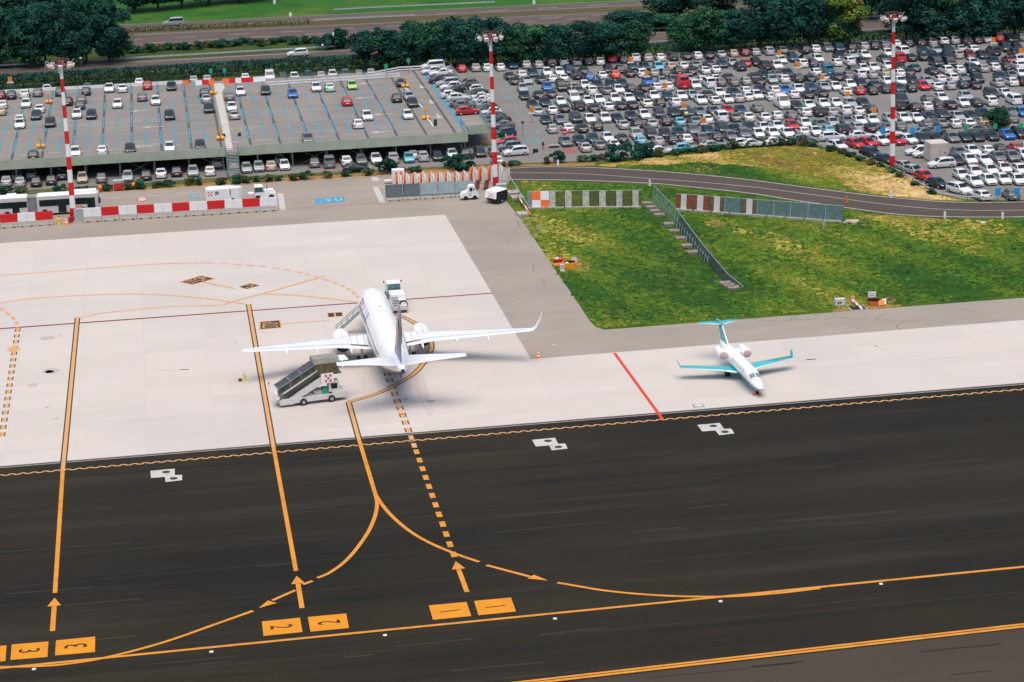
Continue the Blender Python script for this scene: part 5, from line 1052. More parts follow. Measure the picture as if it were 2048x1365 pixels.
# red skip by the bus
tp = G(238, 381); t = thing('red_skip', 'red skip with a white open frame on the verge right of the bus', 'skip', (tp.x, tp.y, 0), 0)
b = MB(); b.box(-.8, .8, -.5, .5, .25, 1.0, tx=-.05); part(b, 'tub', m_red, t); b = MB()
for x in (-.8, .8):
    for y in (-.5, .5): b.tube((x, y, 0), (x, y, 1.6), .05, .05, 5)
b.box(-.85, .85, -.55, .55, 1.55, 1.65); part(b, 'frame', m_lgrey, t)
for i, (px, py) in enumerate(((201, 385), (268, 379))):
    b = MB(); b.tube((0, 0, 0), (0, 0, .5), .06, .06, 6, 1); b.ell((0, 0, .75), (.38, .38, .38), 12, 8); simple('marker_ball', ['orange marker ball at the front end of the bus', 'orange marker ball right of the red skip'][i], 'marker', G(px, py), b, [m_orange, m_dark])
# ================================================================ FIELD FENCES
m_net = mat('green_netting', (.07, .14, .13), .9, .25, 3, alpha=.8)
m_rust = mat('rust_panel', (.20, .055, .03), .8, .25, 2); m_brown = mat('brown_panel', (.11, .085, .05), .8, .25, 2); m_dirtyw = mat('weathered_white', (.42, .41, .36), .8, .22, 2.5)
m_mesh = mat('brown_mesh', (.10, .09, .03), .9, .3, 3, alpha=.35); m_tealp = mat('teal_panel', (.09, .16, .15), .7, .18, 2.5); m_post = mat('rusty_post', (.06, .05, .04), .8, .2)
def panel_fence(name, lab, A, B, H_, items, lean=.35):
    t = thing(name, lab, 'fence', A, atan2((B-A).y, (B-A).x)); L = (B-A).length; up = lambda x, z: (x, -lean*(1-z/H_)+0*x, z)
    T_ = sum(w_ for _, w_ in items); x = 0
    for k, w_ in items:
        w2 = w_*L/T_; m = MB(); e = .04
        if k == 'q':
            for i, (c, u0, u1, v0, v1) in enumerate(((0, 0, .5, .5, 1), (1, .5, 1, .5, 1), (1, 0, .5, 0, .5), (0, .5, 1, 0, .5))): m.slab([up(x+w2*u0, H_*v0), up(x+w2*u1, H_*v0), up(x+w2*u1, H_*v1), up(x+w2*u0, H_*v1)], .05, c)
            part(m, 'checkered_panel', [m_orange, m_white], t)
        else:
            z0 = .25 if k in 'mn' else .05
            m.slab([up(x+e, z0), up(x+w2-e, z0), up(x+w2-e, H_*(.97 if k in 'mnb' else 1.0)), up(x+e, H_*(.97 if k in 'mnb' else 1.0))], .05)
            nm_, mm = {'w': ('white_panel', m_dirtyw), 'W': ('white_panel', m_offw), 'r': ('rust_panel', m_rust), 'b': ('brown_panel', m_brown), 'm': ('mesh_panel', m_mesh), 'n': ('netting_panel', m_net), 't': ('teal_panel', m_tealp), 'g': ('grey_panel', m_grey)}[k]
            part(m, nm_, mm, t)
            if k in 'wnbt':
                m = MB(); m.tube(up(x+.02, 0), up(x+.02, H_+.05), .07, .07, 5); part(m, 'post', m_post if k in 'wb' else m_lgrey, t)
        x += w2
    m = MB(); m.tube(up(0, H_), up(L, H_), .04, .04, 5); part(m, 'top_rail', m_lgrey, t)
    n = max(2, int(L/2.6))
    for i in range(n): m = MB(); m.box(L*i/n+.1, L*(i+1)/n-.15, -.75, -.15, 0, .28); part(m, 'concrete_foot', m_conc, t)
    return t
panel_fence('panel_fence', 'mesh fence with white upright panels and one orange white checkered panel', G(1055, 417), G(1284, 415), 2.6, [('g', 10), ('q', 34), ('w', 13), ('m', 18), ('w', 14), ('m', 21), ('w', 14), ('m', 19), ('w', 14), ('m', 6), ('b', 5), ('m', 9), ('w', 13), ('m', 19), ('w', 13), ('m', 6)])
panel_fence('panel_fence', 'long fence of rust, white and teal panels in the grass below the road', G(1353, 419.5), G(1688, 445), 2.4, [('r', 10), ('W', 12), ('r', 21), ('W', 13), ('r', 12), ('b', 9), ('W', 13), ('b', 9), ('t', 33), ('b', 10), ('W', 13), ('b', 9), ('t', 33), ('t', 33), ('t', 34), ('t', 34), ('t', 35)])
# diagonal lattice fence
Pt = [G(1310, 408), G(1352, 447), G(1404, 508), G(1455, 560), G(1487, 578)]
df = thing('lattice_fence', 'long diagonal lattice fence on concrete blocks running down through the grass field', 'fence', Pt[0]); o = Pt[0]
Qt = [p-o for p in Pt]; Hs = [2.7, 2.2, 1.5, .85, .3]
def on(t):
    i = min(3, int(t*4)); f_ = t*4-i; return Qt[i]*(1-f_)+Qt[i+1]*f_, Hs[i]*(1-f_)+Hs[i+1]*f_
m = MB()
for i in range(40): a, ha = on(i/40); b, hb = on((i+1)/40); m.tube((a.x, a.y, ha), (b.x, b.y, hb), .06, .06, 5)
part(m, 'top_rail', m_rail, df)
for i in range(21):
    a, ha = on(i/20); m = MB(); m.tube((a.x-.6, a.y, 0), (a.x, a.y, ha), .06, .06, 5); part(m, 'post', m_grey, df)
for i in range(12):
    m = MB(); 
    for k in range(2):
        a, ha = on((i*2+k)/40+.0); b, hb = on((i*2+k+1)/40)
        m.tube((a.x-.7, a.y, .1), (b.x, b.y, hb), .03, .03, 4); m.tube((b.x-.7, b.y, .1), (a.x, a.y, ha), .03, .03, 4); m.tube((a.x-.35, a.y, ha*.5), (b.x-.35, b.y, hb*.5), .03, .03, 4)
    part(m, 'lattice', m_rail, df)
for i in range(6, 19):
    a, ha = on(i/20); b, hb = on((i+1)/20); m = MB(); m.slab([(a.x-.6, a.y, .1), (b.x-.6, b.y, .1), (b.x-.05, b.y, hb*.92), (a.x-.05, a.y, ha*.92)], .04); part(m, 'painted_shade', mat('painted_shade', (.02, .035, .03), .8, .2, alpha=.95), df)  # near-black sheets paint the shadow below the rail; no real screen
for t_ in (0.0, .05, .1, .15, .26, .32, .38, .44, .49, .86, .92, .98):
    a, h_ = on(t_); m = MB(); m.box(a.x-2.0, a.x-.5, a.y-.9, a.y+.5, 0, .35); part(m, 'concrete_block', mat('old_concrete', (.22, .18, .15), .9, .2, 2), df)
# small leaning fence by the mast
A = G(1009, 361); B = G(1062, 432); t = thing('leaning_fence', 'short leaning rail fence with a red and white bar beside the tarmac edge', 'fence', A); o = A
m = MB(); m.tube((0, 0, 2.0), (B.x-A.x-.3, B.y-A.y, 1.5), .09, .09, 6); part(m, 'top_rail', m_rail, t)
for i in range(6): q = (B-A)*(i/5); m = MB(); m.tube((q.x-.5, q.y, 0), (q.x, q.y, 2.0-.1*i), .05, .05, 5); part(m, 'post', m_grey, t)
m = MB()
for i in range(5): a = G(1036, 400)+(G(1061, 436)-G(1036, 400))*(i/5); b = G(1036, 400)+(G(1061, 436)-G(1036, 400))*((i+1)/5); m.tube(a-o+Vector((0, 0, .6)), b-o+Vector((0, 0, .5)), .12, .12, 6, i % 2)
part(m, 'warning_bar', [m_orange, m_white], t)
for px, py in ((1029, 388), (1036, 398), (1048, 431)): q = G(px, py)-o; m = MB(); m.box(q.x-1, q.x+.8, q.y-1.1, q.y+1.1, 0, .4); part(m, 'concrete_block', m_conc, t)
# ================================================================ SMALL THINGS IN THE GRASS
def blob(name, px, py, rx, ry, z, m, n=18, sd=1):
    c = G(px, py); q = random.Random(sd); mb = MB(); mb.add([(c.x+rx*(.8+.35*q.random())*cos(2*pi*i/n), c.y+ry*(.8+.35*q.random())*sin(2*pi*i/n), z) for i in range(n)], [tuple(range(n))]); o = mb.build(name, m); return tag(o, kind='structure')
blob('soil_patch', 1140, 529, 2.5, 5.2, .007, m_dirt, sd=2)
sheet('soil_patch', [(1664, 624), (1672, 606), (1700, 600), (1740, 596), (1775, 595), (1793, 600), (1803, 613), (1720, 621)], .007, m_dirt)
sheet('soil_patch', [(1700, 428), (1770, 431), (1850, 436), (1900, 440), (1880, 446), (1820, 447), (1760, 442), (1720, 436)], .006, m_dirt)
blob('soil_patch', 1405, 337, 3, 5, .013, m_dirt, sd=5); blob('soil_patch', 1428, 446, 1.4, 3.2, .004, m_dirt, sd=6); blob('soil_patch', 1065, 452, 2.2, 6, .004, mat('dry_grass', C(140, 142, 84), .95, .25, 1.5, world=True), sd=8)
m = MB(); m.tube((0, 0, 0), (0, 0, .75), 1.0, 1.0, 20, 0, caps=False); m.tube((0, 0, .05), (0, 0, .75), .86, .86, 20, 1, caps=False); m.tube((0, 0, .03), (0, 0, .05), .9, .9, 20, 1); m.add([(cos(a)*r, sin(a)*r, .75) for r in (.86, 1.0) for a in [i*pi/10 for i in range(20)]], [(i, (i+1) % 20, 20+(i+1) % 20, 20+i) for i in range(20)], 0)
t = thing('manhole_guard', 'round orange guard ring with a small white device inside beside the tarmac edge', 'guard ring', G(1139, 534.5)); part(m, 'ring', [mat('amber', (.80, .32, .02), .5, .08), mat('dark_maroon', (.10, .01, .01), .7, .1)], t); m = MB(); m.ell((-.35, .1, .5), (.3, .3, .2)); part(m, 'device', m_white, t)
m = MB(); m.box(-1.4, .0, -.2, .2, .15, .45); simple('orange_beam', 'flat orange beam lying left of the round guard ring', 'beam', G(1129, 534), m, mat('amber', (.80, .32, .02), .5, .08))
m = MB(); m.tube((-.75, 0, .3), (.75, 0, .3), .28, .24, 10, 0); m.ell((-.2, 0, .5), (.3, .22, .12), mi=1); simple('red_bollard', 'toppled glossy red bollard near the orange guard ring', 'bollard', G(1117, 524.5), m, [m_red, m_white])
m = MB(); m.box(-.25, .3, -.1, .1, 0, .2, 0); m.box(-.28, .28, -.06, .06, .2, 1.0, 0); m.box(-.2, .2, -.08, -.06, .35, .5, 1); m.box(-.2, .2, -.08, -.06, .65, .8, 1); simple('marker_block', 'small white marker block with pale red bars at the tarmac edge', 'marker', G(1124.5, 543), m, [m_white, mat('pale_red', (.6, .18, .16), .5, .1)])
m = MB(); m.slab([(-.4, 0, 0), (.4, 0, 0), (.35, .3, .85), (-.35, .3, .85)], .08); simple('white_board', 'pale tilted board behind the orange guard ring', 'board', G(1149, 527.5), m, m_lgrey)
m = MB(); m.box(-.65, .65, -.4, .4, .12, .95, tx=.03, ty=.03); m.box(-.8, -.6, -.05, .05, .6, .7); 
for x in (-.25, .05): m.tube((x, -.42, .5), (x, -.40, .5), .12, .12, 10, 1)
m.tube((0, 0, 0), (0, 0, .2), .1, .1, 6, 1); simple('control_box', 'white control box with two dark dials on the soil patch', 'control box', G(1679, 612), m, [m_offw, m_dark])
t = thing('inspection_hatch', 'open dark inspection hatch with a pale red and white bar across it', 'hatch', G(1714, 616)); m = MB(); m.box(-1.1, 1.1, -1.3, 1.4, 0, .06); part(m, 'frame', m_conc, t); m = MB(); m.box(-.9, .9, -1.1, 1.1, .062, .09); part(m, 'opening', m_black, t)
m = MB()
for i in range(5): m.tube((-.1+.08*i, 1.6-.55*i, .55-.08*i), (-.02+.08*i, 1.05-.55*i, .47-.08*i), .16, .16, 6, i % 2)
m.box(-.35, .15, 1.5, 1.7, .1, 1.1, 1); part(m, 'warning_bar', [m_white, mat('salmon', (.62, .28, .20), .6, .1)], t)
t = thing('manhole_guard', 'dark red guard ring with white notice board on the soil patch', 'guard ring', G(1748, 609)); m = MB(); m.tube((0, 0, 0), (0, 0, .6), .92, .92, 18, 0, caps=False); m.tube((0, 0, .06), (0, 0, .6), .78, .78, 18, 1, caps=False); m.tube((0, 0, .05), (0, 0, .06), .8, .8, 18, 1); part(m, 'ring', [mat('rust_orange', (.45, .16, .05), .6, .15), mat('dark_maroon', (.10, .01, .01), .7, .1)], t)
m = MB(); m.box(-.5, .5, .8, .9, .7, 1.4); m.box(-.4, .4, .78, .8, .95, .98, 1); m.box(-.4, .4, .78, .8, 1.15, 1.18, 1); m.tube((0, .85, 0), (0, .85, .8), .04, .04, 5); part(m, 'notice_board', [m_white, m_grey], t)
m = MB(); m.slab([(.2, -1.2, .05), (1.0, -1.0, .05), (1.2, -.5, .6), (.4, -.6, .6)], .1); part(m, 'red_plate', m_orange, t); m = MB(); m.slab([(.7, -1.0, .1), (1.3, -.8, .1), (1.4, -.4, .7), (.8, -.5, .7)], .08); part(m, 'white_plate', m_white, t)
m = MB(); m.tube((0, 0, 0), (0, 0, .12), .5, .5, 14, 0); m.tube((0, 0, .12), (0, 0, .125), .36, .36, 14, 1); simple('drain_cover', 'low round drain with a dark opening right of the notice board', 'drain', G(1782, 599), m, [m_dirt, m_black])
m = MB(); m.tube((-.9, 0, .3), (.9, -.4, .3), .3, .3, 10, 0); m.box(-1.3, -.7, -.5, .1, 0, .3, 1); m.box(-.2, .5, -.9, -.4, 0, .3, 1); simple('concrete_pipe', 'pale broken concrete pipe lying right of the long panel fence', 'pipe', G(1703, 447), m, [mat('pink_concrete', (.48, .36, .28), .8, .15), m_conc])
m = MB(); m.box(-.12, .12, -.1, .1, 0, 1.3); simple('marker_stake', 'thin cream stake in the grass below the teal fence panels', 'stake', G(1647.5, 459), m, m_dirtyw)
m = MB(); m.box(-.35, .35, -.2, .2, 0, .2); simple('white_block', 'small white block in the grass at the far right field', 'block', G(1966, 447), m, m_white)
m = MB(); m.box(-.6, .6, -.5, .5, 0, .05); m.box(-.45, .45, -.35, .35, .05, .06, 1); simple('drain_cover', 'square drain cover at the concrete edge near the taxiway', 'drain', G(1397, 812.5)+Vector((0, 0, .02)), m, [m_grey, m_offw])
for i, (px, py) in enumerate(((68, 1339.5), (423, 1304.8), (770, 1271.5), (1110, 1238.5), (1441, 1203.8), (1762, 1169))):
    m = MB(); m.tube((0, 0, 0), (0, 0, .04), .20, .15, 12, 0); m.box(-.15, .15, -.08, .08, .04, .07, 1)
    simple('taxiway_light', 'small white inset light below the taxiway centreline, %s from left' % wn(i+1), 'taxiway light', G(px, py)+Vector((0, 0, .03)), m, [m_offw, m_white], 0, 'inset lights along the taxiway centreline')
# white road posts
for i, (px, py, c) in enumerate(((1116, 332, 0), (1299.6, 372, 0), (1782, 396, 0), (1693, 406, 1), (1889.6, 437, 0), (2005, 438, 0))):
    m = MB(); m.box(-.16, .16, -.1, .1, 0, .95, tx=.02); simple('road_post', ['white road post at the far kerb of the curve, before the big bush', 'white road post at the top of the lattice fence', 'white road post below the right mast', 'orange red road post at the right end of the teal fence', 'white road post on the near kerb below the white coupe', 'rightmost white road post on the near kerb'][i], 'road post', G(px, py), m, m_orange if c else m_white, 0, 'posts along the perimeter road')
# sign posts of the car park
def orsign(px, py, lab, z0=0, h=2.6, colm=None, board=True, name='row_sign', cat='sign'):
    p = G(px, py, z0+h); t = thing(name, lab, cat, (p.x, p.y, z0)); m = MB(); m.tube((0, 0, 0), (0, 0, h-.4), .05, .05, 6); part(m, 'pole', m_grey, t)
    m = MB(); m.box(-.38, .38, -.05, .05, h-.45, h+.45); text_quad(m, 'PQRSTUVWXYZ'[int(px) % 11], [Vector((-.2, -.06, h-.3)), Vector((.2, -.06, h-.3)), Vector((.2, -.06, h+.3)), Vector((-.2, -.06, h+.3))], 1)
    if 0: pass
    part(m, 'panel', [colm or m_or2, m_offor], t)
    if board: m = MB(); m.box(-.62, .62, -.06, .06, h-.75, h-.5); part(m, 'white_board', m_white, t)
m_or2 = mat('sign_amber', (.85, .28, .02), .5, .06); m_offor = mat('sign_amber_dark', (.45, .14, .02), .5, .06)
SG = [(20, 159, 'amber row sign at the far left behind the deck'), (936, 110, 'amber row sign behind the red car left of the middle mast'), (1229, 97, 'amber row sign above the covered red car'), (1063, 220, 'amber row sign at the left end of the fourth row'),
 (1261, 119, 'amber row sign in the farthest row beside a white crossover'), (1293, 147, 'amber row sign in front of a white crossover in the second row'), (1331, 171, 'amber row sign in the third row left of the large red van'), (1367, 211, 'brownish amber sign in the empty bay of the fourth row'),
 (1408, 241, 'amber row sign in front of a white car in the fifth row'), (1558, 106, 'amber row sign just above a white hatchback, far rows centre'), (1596, 129, 'amber row sign on the left side of a white hatchback'), (1645, 154, 'amber row sign right of centre in the third row'),
 (1695, 188, 'amber row sign left of the red hatchback in the fourth row'), (1748, 221, 'amber row sign left of the right mast in the fifth row'), (1987, 80, 'amber row sign left of the red hatchback at the back right'), (2042, 102, 'amber row sign at the right picture edge'), (1012, 152, 'small amber sign where the lane beside the deck ends'), (1004, 160, 'small amber sign near the middle mast')]
for i, (px, py, lab) in enumerate(SG[:16]): orsign(px, py, lab, 0, 2.3)
for px, py, lab in ((1766, 262, 'blue sign panel left of the right mast above the red hatchback'), (1825, 261, 'blue sign panel above the black hatchbacks nearest the mast'), (1876, 257, 'rightmost high blue sign panel above the grey saloon'), (1996, 383, 'blue sign panel in front of the bottom car rows'), (2034, 383, 'blue sign panel over the grey car in the bottom right corner')):
    p = G(px, py, 1.9); t = thing('blue_sign', lab, 'sign', (p.x, p.y, 0)); m = MB(); m.tube((0, 0, 0), (0, 0, 1.5), .05, .05, 6); part(m, 'pole', m_grey, t); m = MB(); m.box(-.4, .4, -.05, .05, 1.3, 2.4); part(m, 'panel', mat('sign_blue', (.02, .30, .62), .5, .05), t)
for px, py, z_, lab in ((1931, 255, 0, 'green sign panel above the black hatchbacks right of the blue one'), (1990.5, 252, 0, 'green sign panel below the small car park tree'), (2043, 251, 0, 'green sign panel at the right picture edge'), (421.5, 142, DZ, 'green sign on a pole left of the deck walkway'), (449, 141, DZ, 'green sign on a pole right of the deck walkway'), (772, 133, DZ, 'green sign at the back of the deck, left of the bend'), (817, 121, DZ, 'green sign behind the right end of the deck')):
    p = G(px, py, z_+2.4); t = thing('green_sign', lab, 'sign', (p.x, p.y, z_)); m = MB(); m.tube((0, 0, 0), (0, 0, 2.0), .05, .05, 6); part(m, 'pole', m_grey, t); m = MB(); m.box(-.32, .32, -.05, .05, 1.95, 2.75); part(m, 'panel', m_green, t)
for i, (px, py, lab) in enumerate(((82, 297, 'pair of amber balls under a small sign at the deck front left'), (98, 208, 'pair of amber balls on the deck left of the left mast'), (427, 190, 'pair of amber balls left of the deck walkway near its top'), (441, 281, 'amber balls beside the deck walkway near the stair'), (811, 176, 'amber balls beside the dark car at the deck back right'), (852, 240, 'amber balls at the white kerb near the ramp lane'))):
    t = thing('ball_marker', lab, 'marker', G(px, py, DZ), 0, 'amber ball markers on the deck'); m = MB(); m.ell((-.38, 0, .38), (.38, .38, .38), 12, 8); part(m, 'ball', mat('ball_amber', (.82, .38, .06), .5, .06), t); m = MB(); m.ell((.38, 0, .38), (.38, .38, .38), 12, 8); part(m, 'ball', MATS['ball_amber'], t); m = MB(); m.tube((0, .1, 0), (0, .1, 1.6), .05, .05, 5); m.box(-.25, .25, .05, .13, 1.3, 1.8, 1); part(m, 'sign', [m_grey, m_or2], t)
for px, py, lab in ((871, 252, 'upright dark teal panel near the ramp lane of the deck'), (479, 273, 'small dark box on the deck right of the walkway'), (448, 275, 'small dark box on the walkway edge')):
    m = MB(); m.box(-.28, .28, -.1, .1, 0, 1.1 if px > 800 else .6); simple('dark_cabinet', lab, 'cabinet', G(px, py, DZ), m, mat('deep_teal', (.01, .045, .05), .6, .1))
for px, py, lab in ((1952, 349, 'red and white post between the lowest white cars, left one'), (2010, 344, 'red and white post between the lowest white cars, right one')):
    m = MB(); 
    for k in range(3): m.tube((0, 0, .6*k), (0, 0, .6*k+.6), .14, .14, 8, 0 if k in (0, 2) else 1)
    simple('striped_post', lab, 'post', G(px, py), m, [m_red, m_white])
t = thing('no_entry_sign', 'round red and white no entry sign with a smaller plate before the fifth row', 'sign', G(1129, 281)); m = MB(); m.tube((0, 0, 0), (0, 0, 1.2), .05, .05, 6); part(m, 'pole', m_grey, t); m = MB(); m.tube((0, -.06, 1.4), (0, .0, 1.4), .5, .5, 18, 0); m.box(-.34, .34, -.08, -.06, 1.32, 1.48, 1); m.box(.65, 1.3, -.06, 0, 1.3, 1.9, 2); part(m, 'face', [m_red, m_white, mat('salmon2', (.62, .25, .20), .5, .1)], t)
t = thing('lamp_post', 'thin dark lamp post standing alone in the lane by the first car rows', 'lamp post', G(1046, 273)); m = MB(); m.tube((0, 0, 0), (0, 0, 2.2), .05, .05, 6); part(m, 'pole', m_grey, t); m = MB(); m.box(-.2, .2, -.2, .2, 2.2, 2.6); part(m, 'lamp_head', m_dark, t)
t = thing('globe_lamp', 'cream globe lamp among the fifth row cars', 'lamp post', G(1373, 247)); m = MB(); m.tube((0, 0, 0), (-.0, 0, 1.4), .05, .05, 6); part(m, 'pole', m_grey, t); m = MB(); m.ell((0, 0, 1.7), (.36, .36, .36), 12, 8); part(m, 'globe', mat('globe_cream', (.70, .52, .25), .4, .05), t)
m = MB(); m.tube((0, 0, 0), (0, 0, .7), .10, .10, 8, 0); m.box(-.2, .2, -.15, .15, .7, 1.3, 1); simple('red_topped_post', 'small dark red topped post on a slim stand near the lot entrance', 'post', G(1086.5, 300), m, [m_grey, mat('post_top_red', (.22, .02, .03), .5, .1)])  # slim post with a dark red block on top, purpose unknown
m = MB(); m.box(-.4, .4, -.3, .3, 0, .7); m.box(-.25, .65, -.5, -.3, 0, .1, 1); simple('dark_bin', 'black box bin beside the white side parked crossover', 'bin', G(1071, 307), m, [m_black, m_lgrey])
m = MB(); m.box(-.9, .9, -.35, .35, .35, .5, 0); m.box(-.8, .8, -.3, .3, 0, .35, 1); simple('concrete_bench', 'long grey bench like block left of the red paving', 'bench', G(1108, 296), m, [m_conc, m_dark])
m = MB(); m.box(0, 5.0, -.12, .12, .55, .75); 
for x in (0, 2.4, 4.8): m.box(x, x+.15, -.1, .1, 0, .8)
simple('yellow_barrier', 'orange yellow barrier rail on the ground beside the end of the deck', 'barrier', G(962, 291), m, MATS['amber'])
for i, (px, py) in enumerate(((1012, 281), (975, 280))): m = MB(); m.tube((0, 0, 0), (0, 0, 1.0), .16, .15, 8); m.ell((0, 0, 1.0), (.15, .15, .1)); simple('cream_bollard', ['cream bollard between the dark blue and the red side parked cars', 'cream bollard left of the middle mast under the deck corner'][i], 'bollard', G(px, py), m, mat('cream_bollard', (.6, .45, .36), .6, .05))
# covered box container
t = thing('box_container', 'tall cream box container standing between the parked cars', 'container', G(1861, 326), 0.0); m = MB(); m.box(0, 2.9, 0, 3.4, .15, 3.0); part(m, 'body', mat('container_cream', (.52, .46, .40), .7, .05, .5), t)
m = MB(); m.box(-.02, 2.92, -.02, 3.42, 2.62, 2.68); part(m, 'trim', mat('container_trim', (.44, .39, .34), .7, .05), t); m = MB(); m.box(1.5, 1.53, -.03, 0, .2, 2.6); m.box(2.2, 2.5, -.03, 0, 1.4, 1.6); part(m, 'door_seam', m_grey, t)
m = MB(); m.tube((.6, .5, .0), (.6, .5, .2), .2, .2, 8); m.tube((2.3, .5, 0), (2.3, .5, .2), .2, .2, 8); part(m, 'foot', m_dark, t)
# lamps at the roads
for px, py, h_, lab in ((668, 99, 3.0, 'slim teal post with a white box by the near road'), (646, 110, 2.0, 'short teal post left of the white box post'), (163, 136, 2.0, 'short teal post by the road right of the left mast head'), (450, 4, 2.5, 'grey post on the lawn beyond the motorway')):
    t = thing('slim_post', lab, 'post', G(px, py)); m = MB(); m.tube((0, 0, 0), (0, 0, h_), .07, .06, 6); part(m, 'pole', mat('teal_post', (.05, .18, .17), .5, .1), t); m = MB(); m.box(-.2, .2, -.15, .15, h_-.1, h_+.5 if h_ > 2.5 else h_+.2); part(m, 'cap', m_white, t)
for px, py, lab in ((549, 8, 'white marker stone on the far lawn'), (581, 33, 'white marker stone at the far motorway edge left'), (1068, 9, 'white marker stone at the far motorway edge right'), (345, 95, 'white marker stone at the near motorway edge'), (152, 155, 'flat white slab on the hedge beside the left mast')):
    m = MB(); m.box(-.3, .3, -.2, .2, 0, .8); simple('marker_stone', lab, 'marker', G(px, py), m, m_white)
# ================================================================ VEGETATION
def leafmat(name, c1, c2, c3):
    m = bpy.data.materials.new(name); m.use_nodes = True; n = m.node_tree.nodes; l = m.node_tree.links; p = n['Principled BSDF']
    p.inputs['Roughness'].default_value = .7; p.inputs['Specular IOR Level'].default_value = .15
    tc = n.new('ShaderNodeTexCoord'); t = n.new('ShaderNodeTexNoise'); t.inputs['Scale'].default_value = .55; t.inputs['Detail'].default_value = 4; l.new(tc.outputs['Object'], t.inputs['Vector'])
    r = n.new('ShaderNodeValToRGB'); l.new(t.outputs['Fac'], r.inputs[0]); e = r.color_ramp.elements; e[0].position = .36; e[0].color = (*c1, 1); e[1].position = .66; e[1].color = (*c3, 1); q = e.new(.5); q.color = (*c2, 1)
    oi = n.new('ShaderNodeObjectInfo'); mr = n.new('ShaderNodeMapRange'); mr.inputs['To Min'].default_value = .75; mr.inputs['To Max'].default_value = 1.3; l.new(oi.outputs['Random'], mr.inputs['Value'])
    vm = n.new('ShaderNodeVectorMath'); vm.operation = 'SCALE'; l.new(r.outputs[0], vm.inputs[0]); l.new(mr.outputs[0], vm.inputs['Scale']); l.new(vm.outputs[0], p.inputs['Base Color'])
    return m
LM = [leafmat('foliage_dark', (.003, .026, .024), (.006, .048, .038), (.022, .098, .054)), leafmat('foliage_green', (.004, .042, .028), (.014, .075, .034), (.045, .125, .042)), leafmat('foliage_yellow', (.03, .08, .02), (.08, .13, .02), (.20, .19, .03)), leafmat('foliage_olive', (.03, .055, .018), (.06, .08, .025), (.12, .11, .04))]
m_bark = mat('bark', (.07, .055, .04), .9, .3, 3)
def crown_mesh(seed, nclump, nleaf, leaf, R_, H0, H1, shape=1.0):
    q = random.Random(seed); mb = MB(); cl = []
    for i in range(nclump):
        while 1:
            x, y, z = [q.uniform(-1, 1) for _ in range(3)]; d = x*x+y*y+z*z
            if .18 < d < 1: break
        zz = H0+(H1-H0)*(z*.5+.5); wz = 1-.45*abs(z)**1.6 if z > 0 else 1-.3*abs(z)
        cl.append((x*R_*wz*.86, y*R_*wz*.86, zz, q.uniform(.22, .40)*R_))
    V = []; F = []
    for k in range(nleaf):
        c = cl[k % nclump]; 
        a = q.uniform(0, 2*pi); b = math.acos(q.uniform(-.6, 1)); r = c[3]*q.uniform(.65, 1.12)
        n = Vector((sin(b)*cos(a), sin(b)*sin(a), cos(b))); p = Vector((c[0], c[1], c[2]))+Vector((n.x*r, n.y*r, n.z*r*.8))
        n = (n+Vector((q.uniform(-.6, .6), q.uniform(-.6, .6), q.uniform(-.3, .8)))).normalized(); u = n.orthogonal().normalized(); v = n.cross(u); s = leaf*q.uniform(.6, 1.4); t = q.uniform(0, pi)
        u, v = u*cos(t)+v*sin(t), v*cos(t)-u*sin(t); o = len(V)
        V += [p-u*s-v*s*.3, p-v*s*.55, p+u*s-v*s*.1, p+v*s*.6]; F.append((o, o+1, o+2, o+3))
    mb.add(V, F); return mb
def trunk_mesh(seed, H, r, top):
    q = random.Random(seed); mb = MB(); p = Vector((0, 0, 0)); k = 6; pts = [p]
    for i in range(k): p = p+Vector((q.uniform(-.15, .15), q.uniform(-.15, .15), top/k)); pts.append(p)
    for i in range(k): mb.tube(pts[i], pts[i+1], r*(1-.75*i/k), r*(1-.75*(i+1)/k), 8, caps=False)
    for i in range(7):
        b = pts[2+i % 4]; a = q.uniform(0, 2*pi); e = b+Vector((cos(a)*H*.22, sin(a)*H*.22, H*q.uniform(.12, .28))); mb.tube(b, e, r*.4, r*.1, 6)
    return mb
TP = []   # tree prototypes  (R=4.5, H=11)
for s in range(6): TP.append((crown_mesh(100+s, 34+9*s, 6000, .30, 4.7+.25*(s%3), 1.0+.3*(s%3), 10.4), trunk_mesh(s, 11, .30, 8)))
BP = [(crown_mesh(200+s, 14, 1100, .15, 1.35, .15, 1.7), trunk_mesh(50+s, 1.8, .06, 1.1)) for s in range(4)]
TM = {}; 
def plant(kind, name, lab, cat, px0, px1, pyt, pyb, lm, seed, group, R=None):
    q = random.Random(seed); base = G((px0+px1)/2, pyb); D = (base-Vector((0, 0, CH))).length; s = FPX/D
    wd = (px1-px0)/s; hgt = max(.5, (pyb-pyt)/(s*.975)); PR = TP if kind == 't' else BP; i = q.randrange(len(PR))
    if kind == 't': sx = wd/2/4.5; sz = hgt/11.0
    else: sx = wd/2/1.45; sz = hgt/1.95
    key = (kind, i, lm)
    if key not in TM: TM[key] = (PR[i][0].mesh('crown', LM[lm]), PR[i][1].mesh('trunk', m_bark))
    t = thing(name, lab, cat, (base.x, base.y+wd*.22*0, 0), q.uniform(0, 6), group); t.scale = (sx, sx, sz)
    for nm_, me in zip(('crown', 'trunk' if kind == 't' else 'stem'), TM[key]): o = bpy.data.objects.new(nm_, me); COL.objects.link(o); o.parent = t
    return t
T1 = [(-35, 40, 25, 133, 0), (18, 80, 18, 132, 0), (65, 120, 10, 131, 0), (105, 160, 8, 130, 0), (145, 200, 6, 128, 0), (185, 252, 12, 126, 0), (-30, 30, 60, 136, 1), (205, 250, 55, 126, 0), (120, 175, 60, 131, 0), (40, 100, 65, 134, 0)]
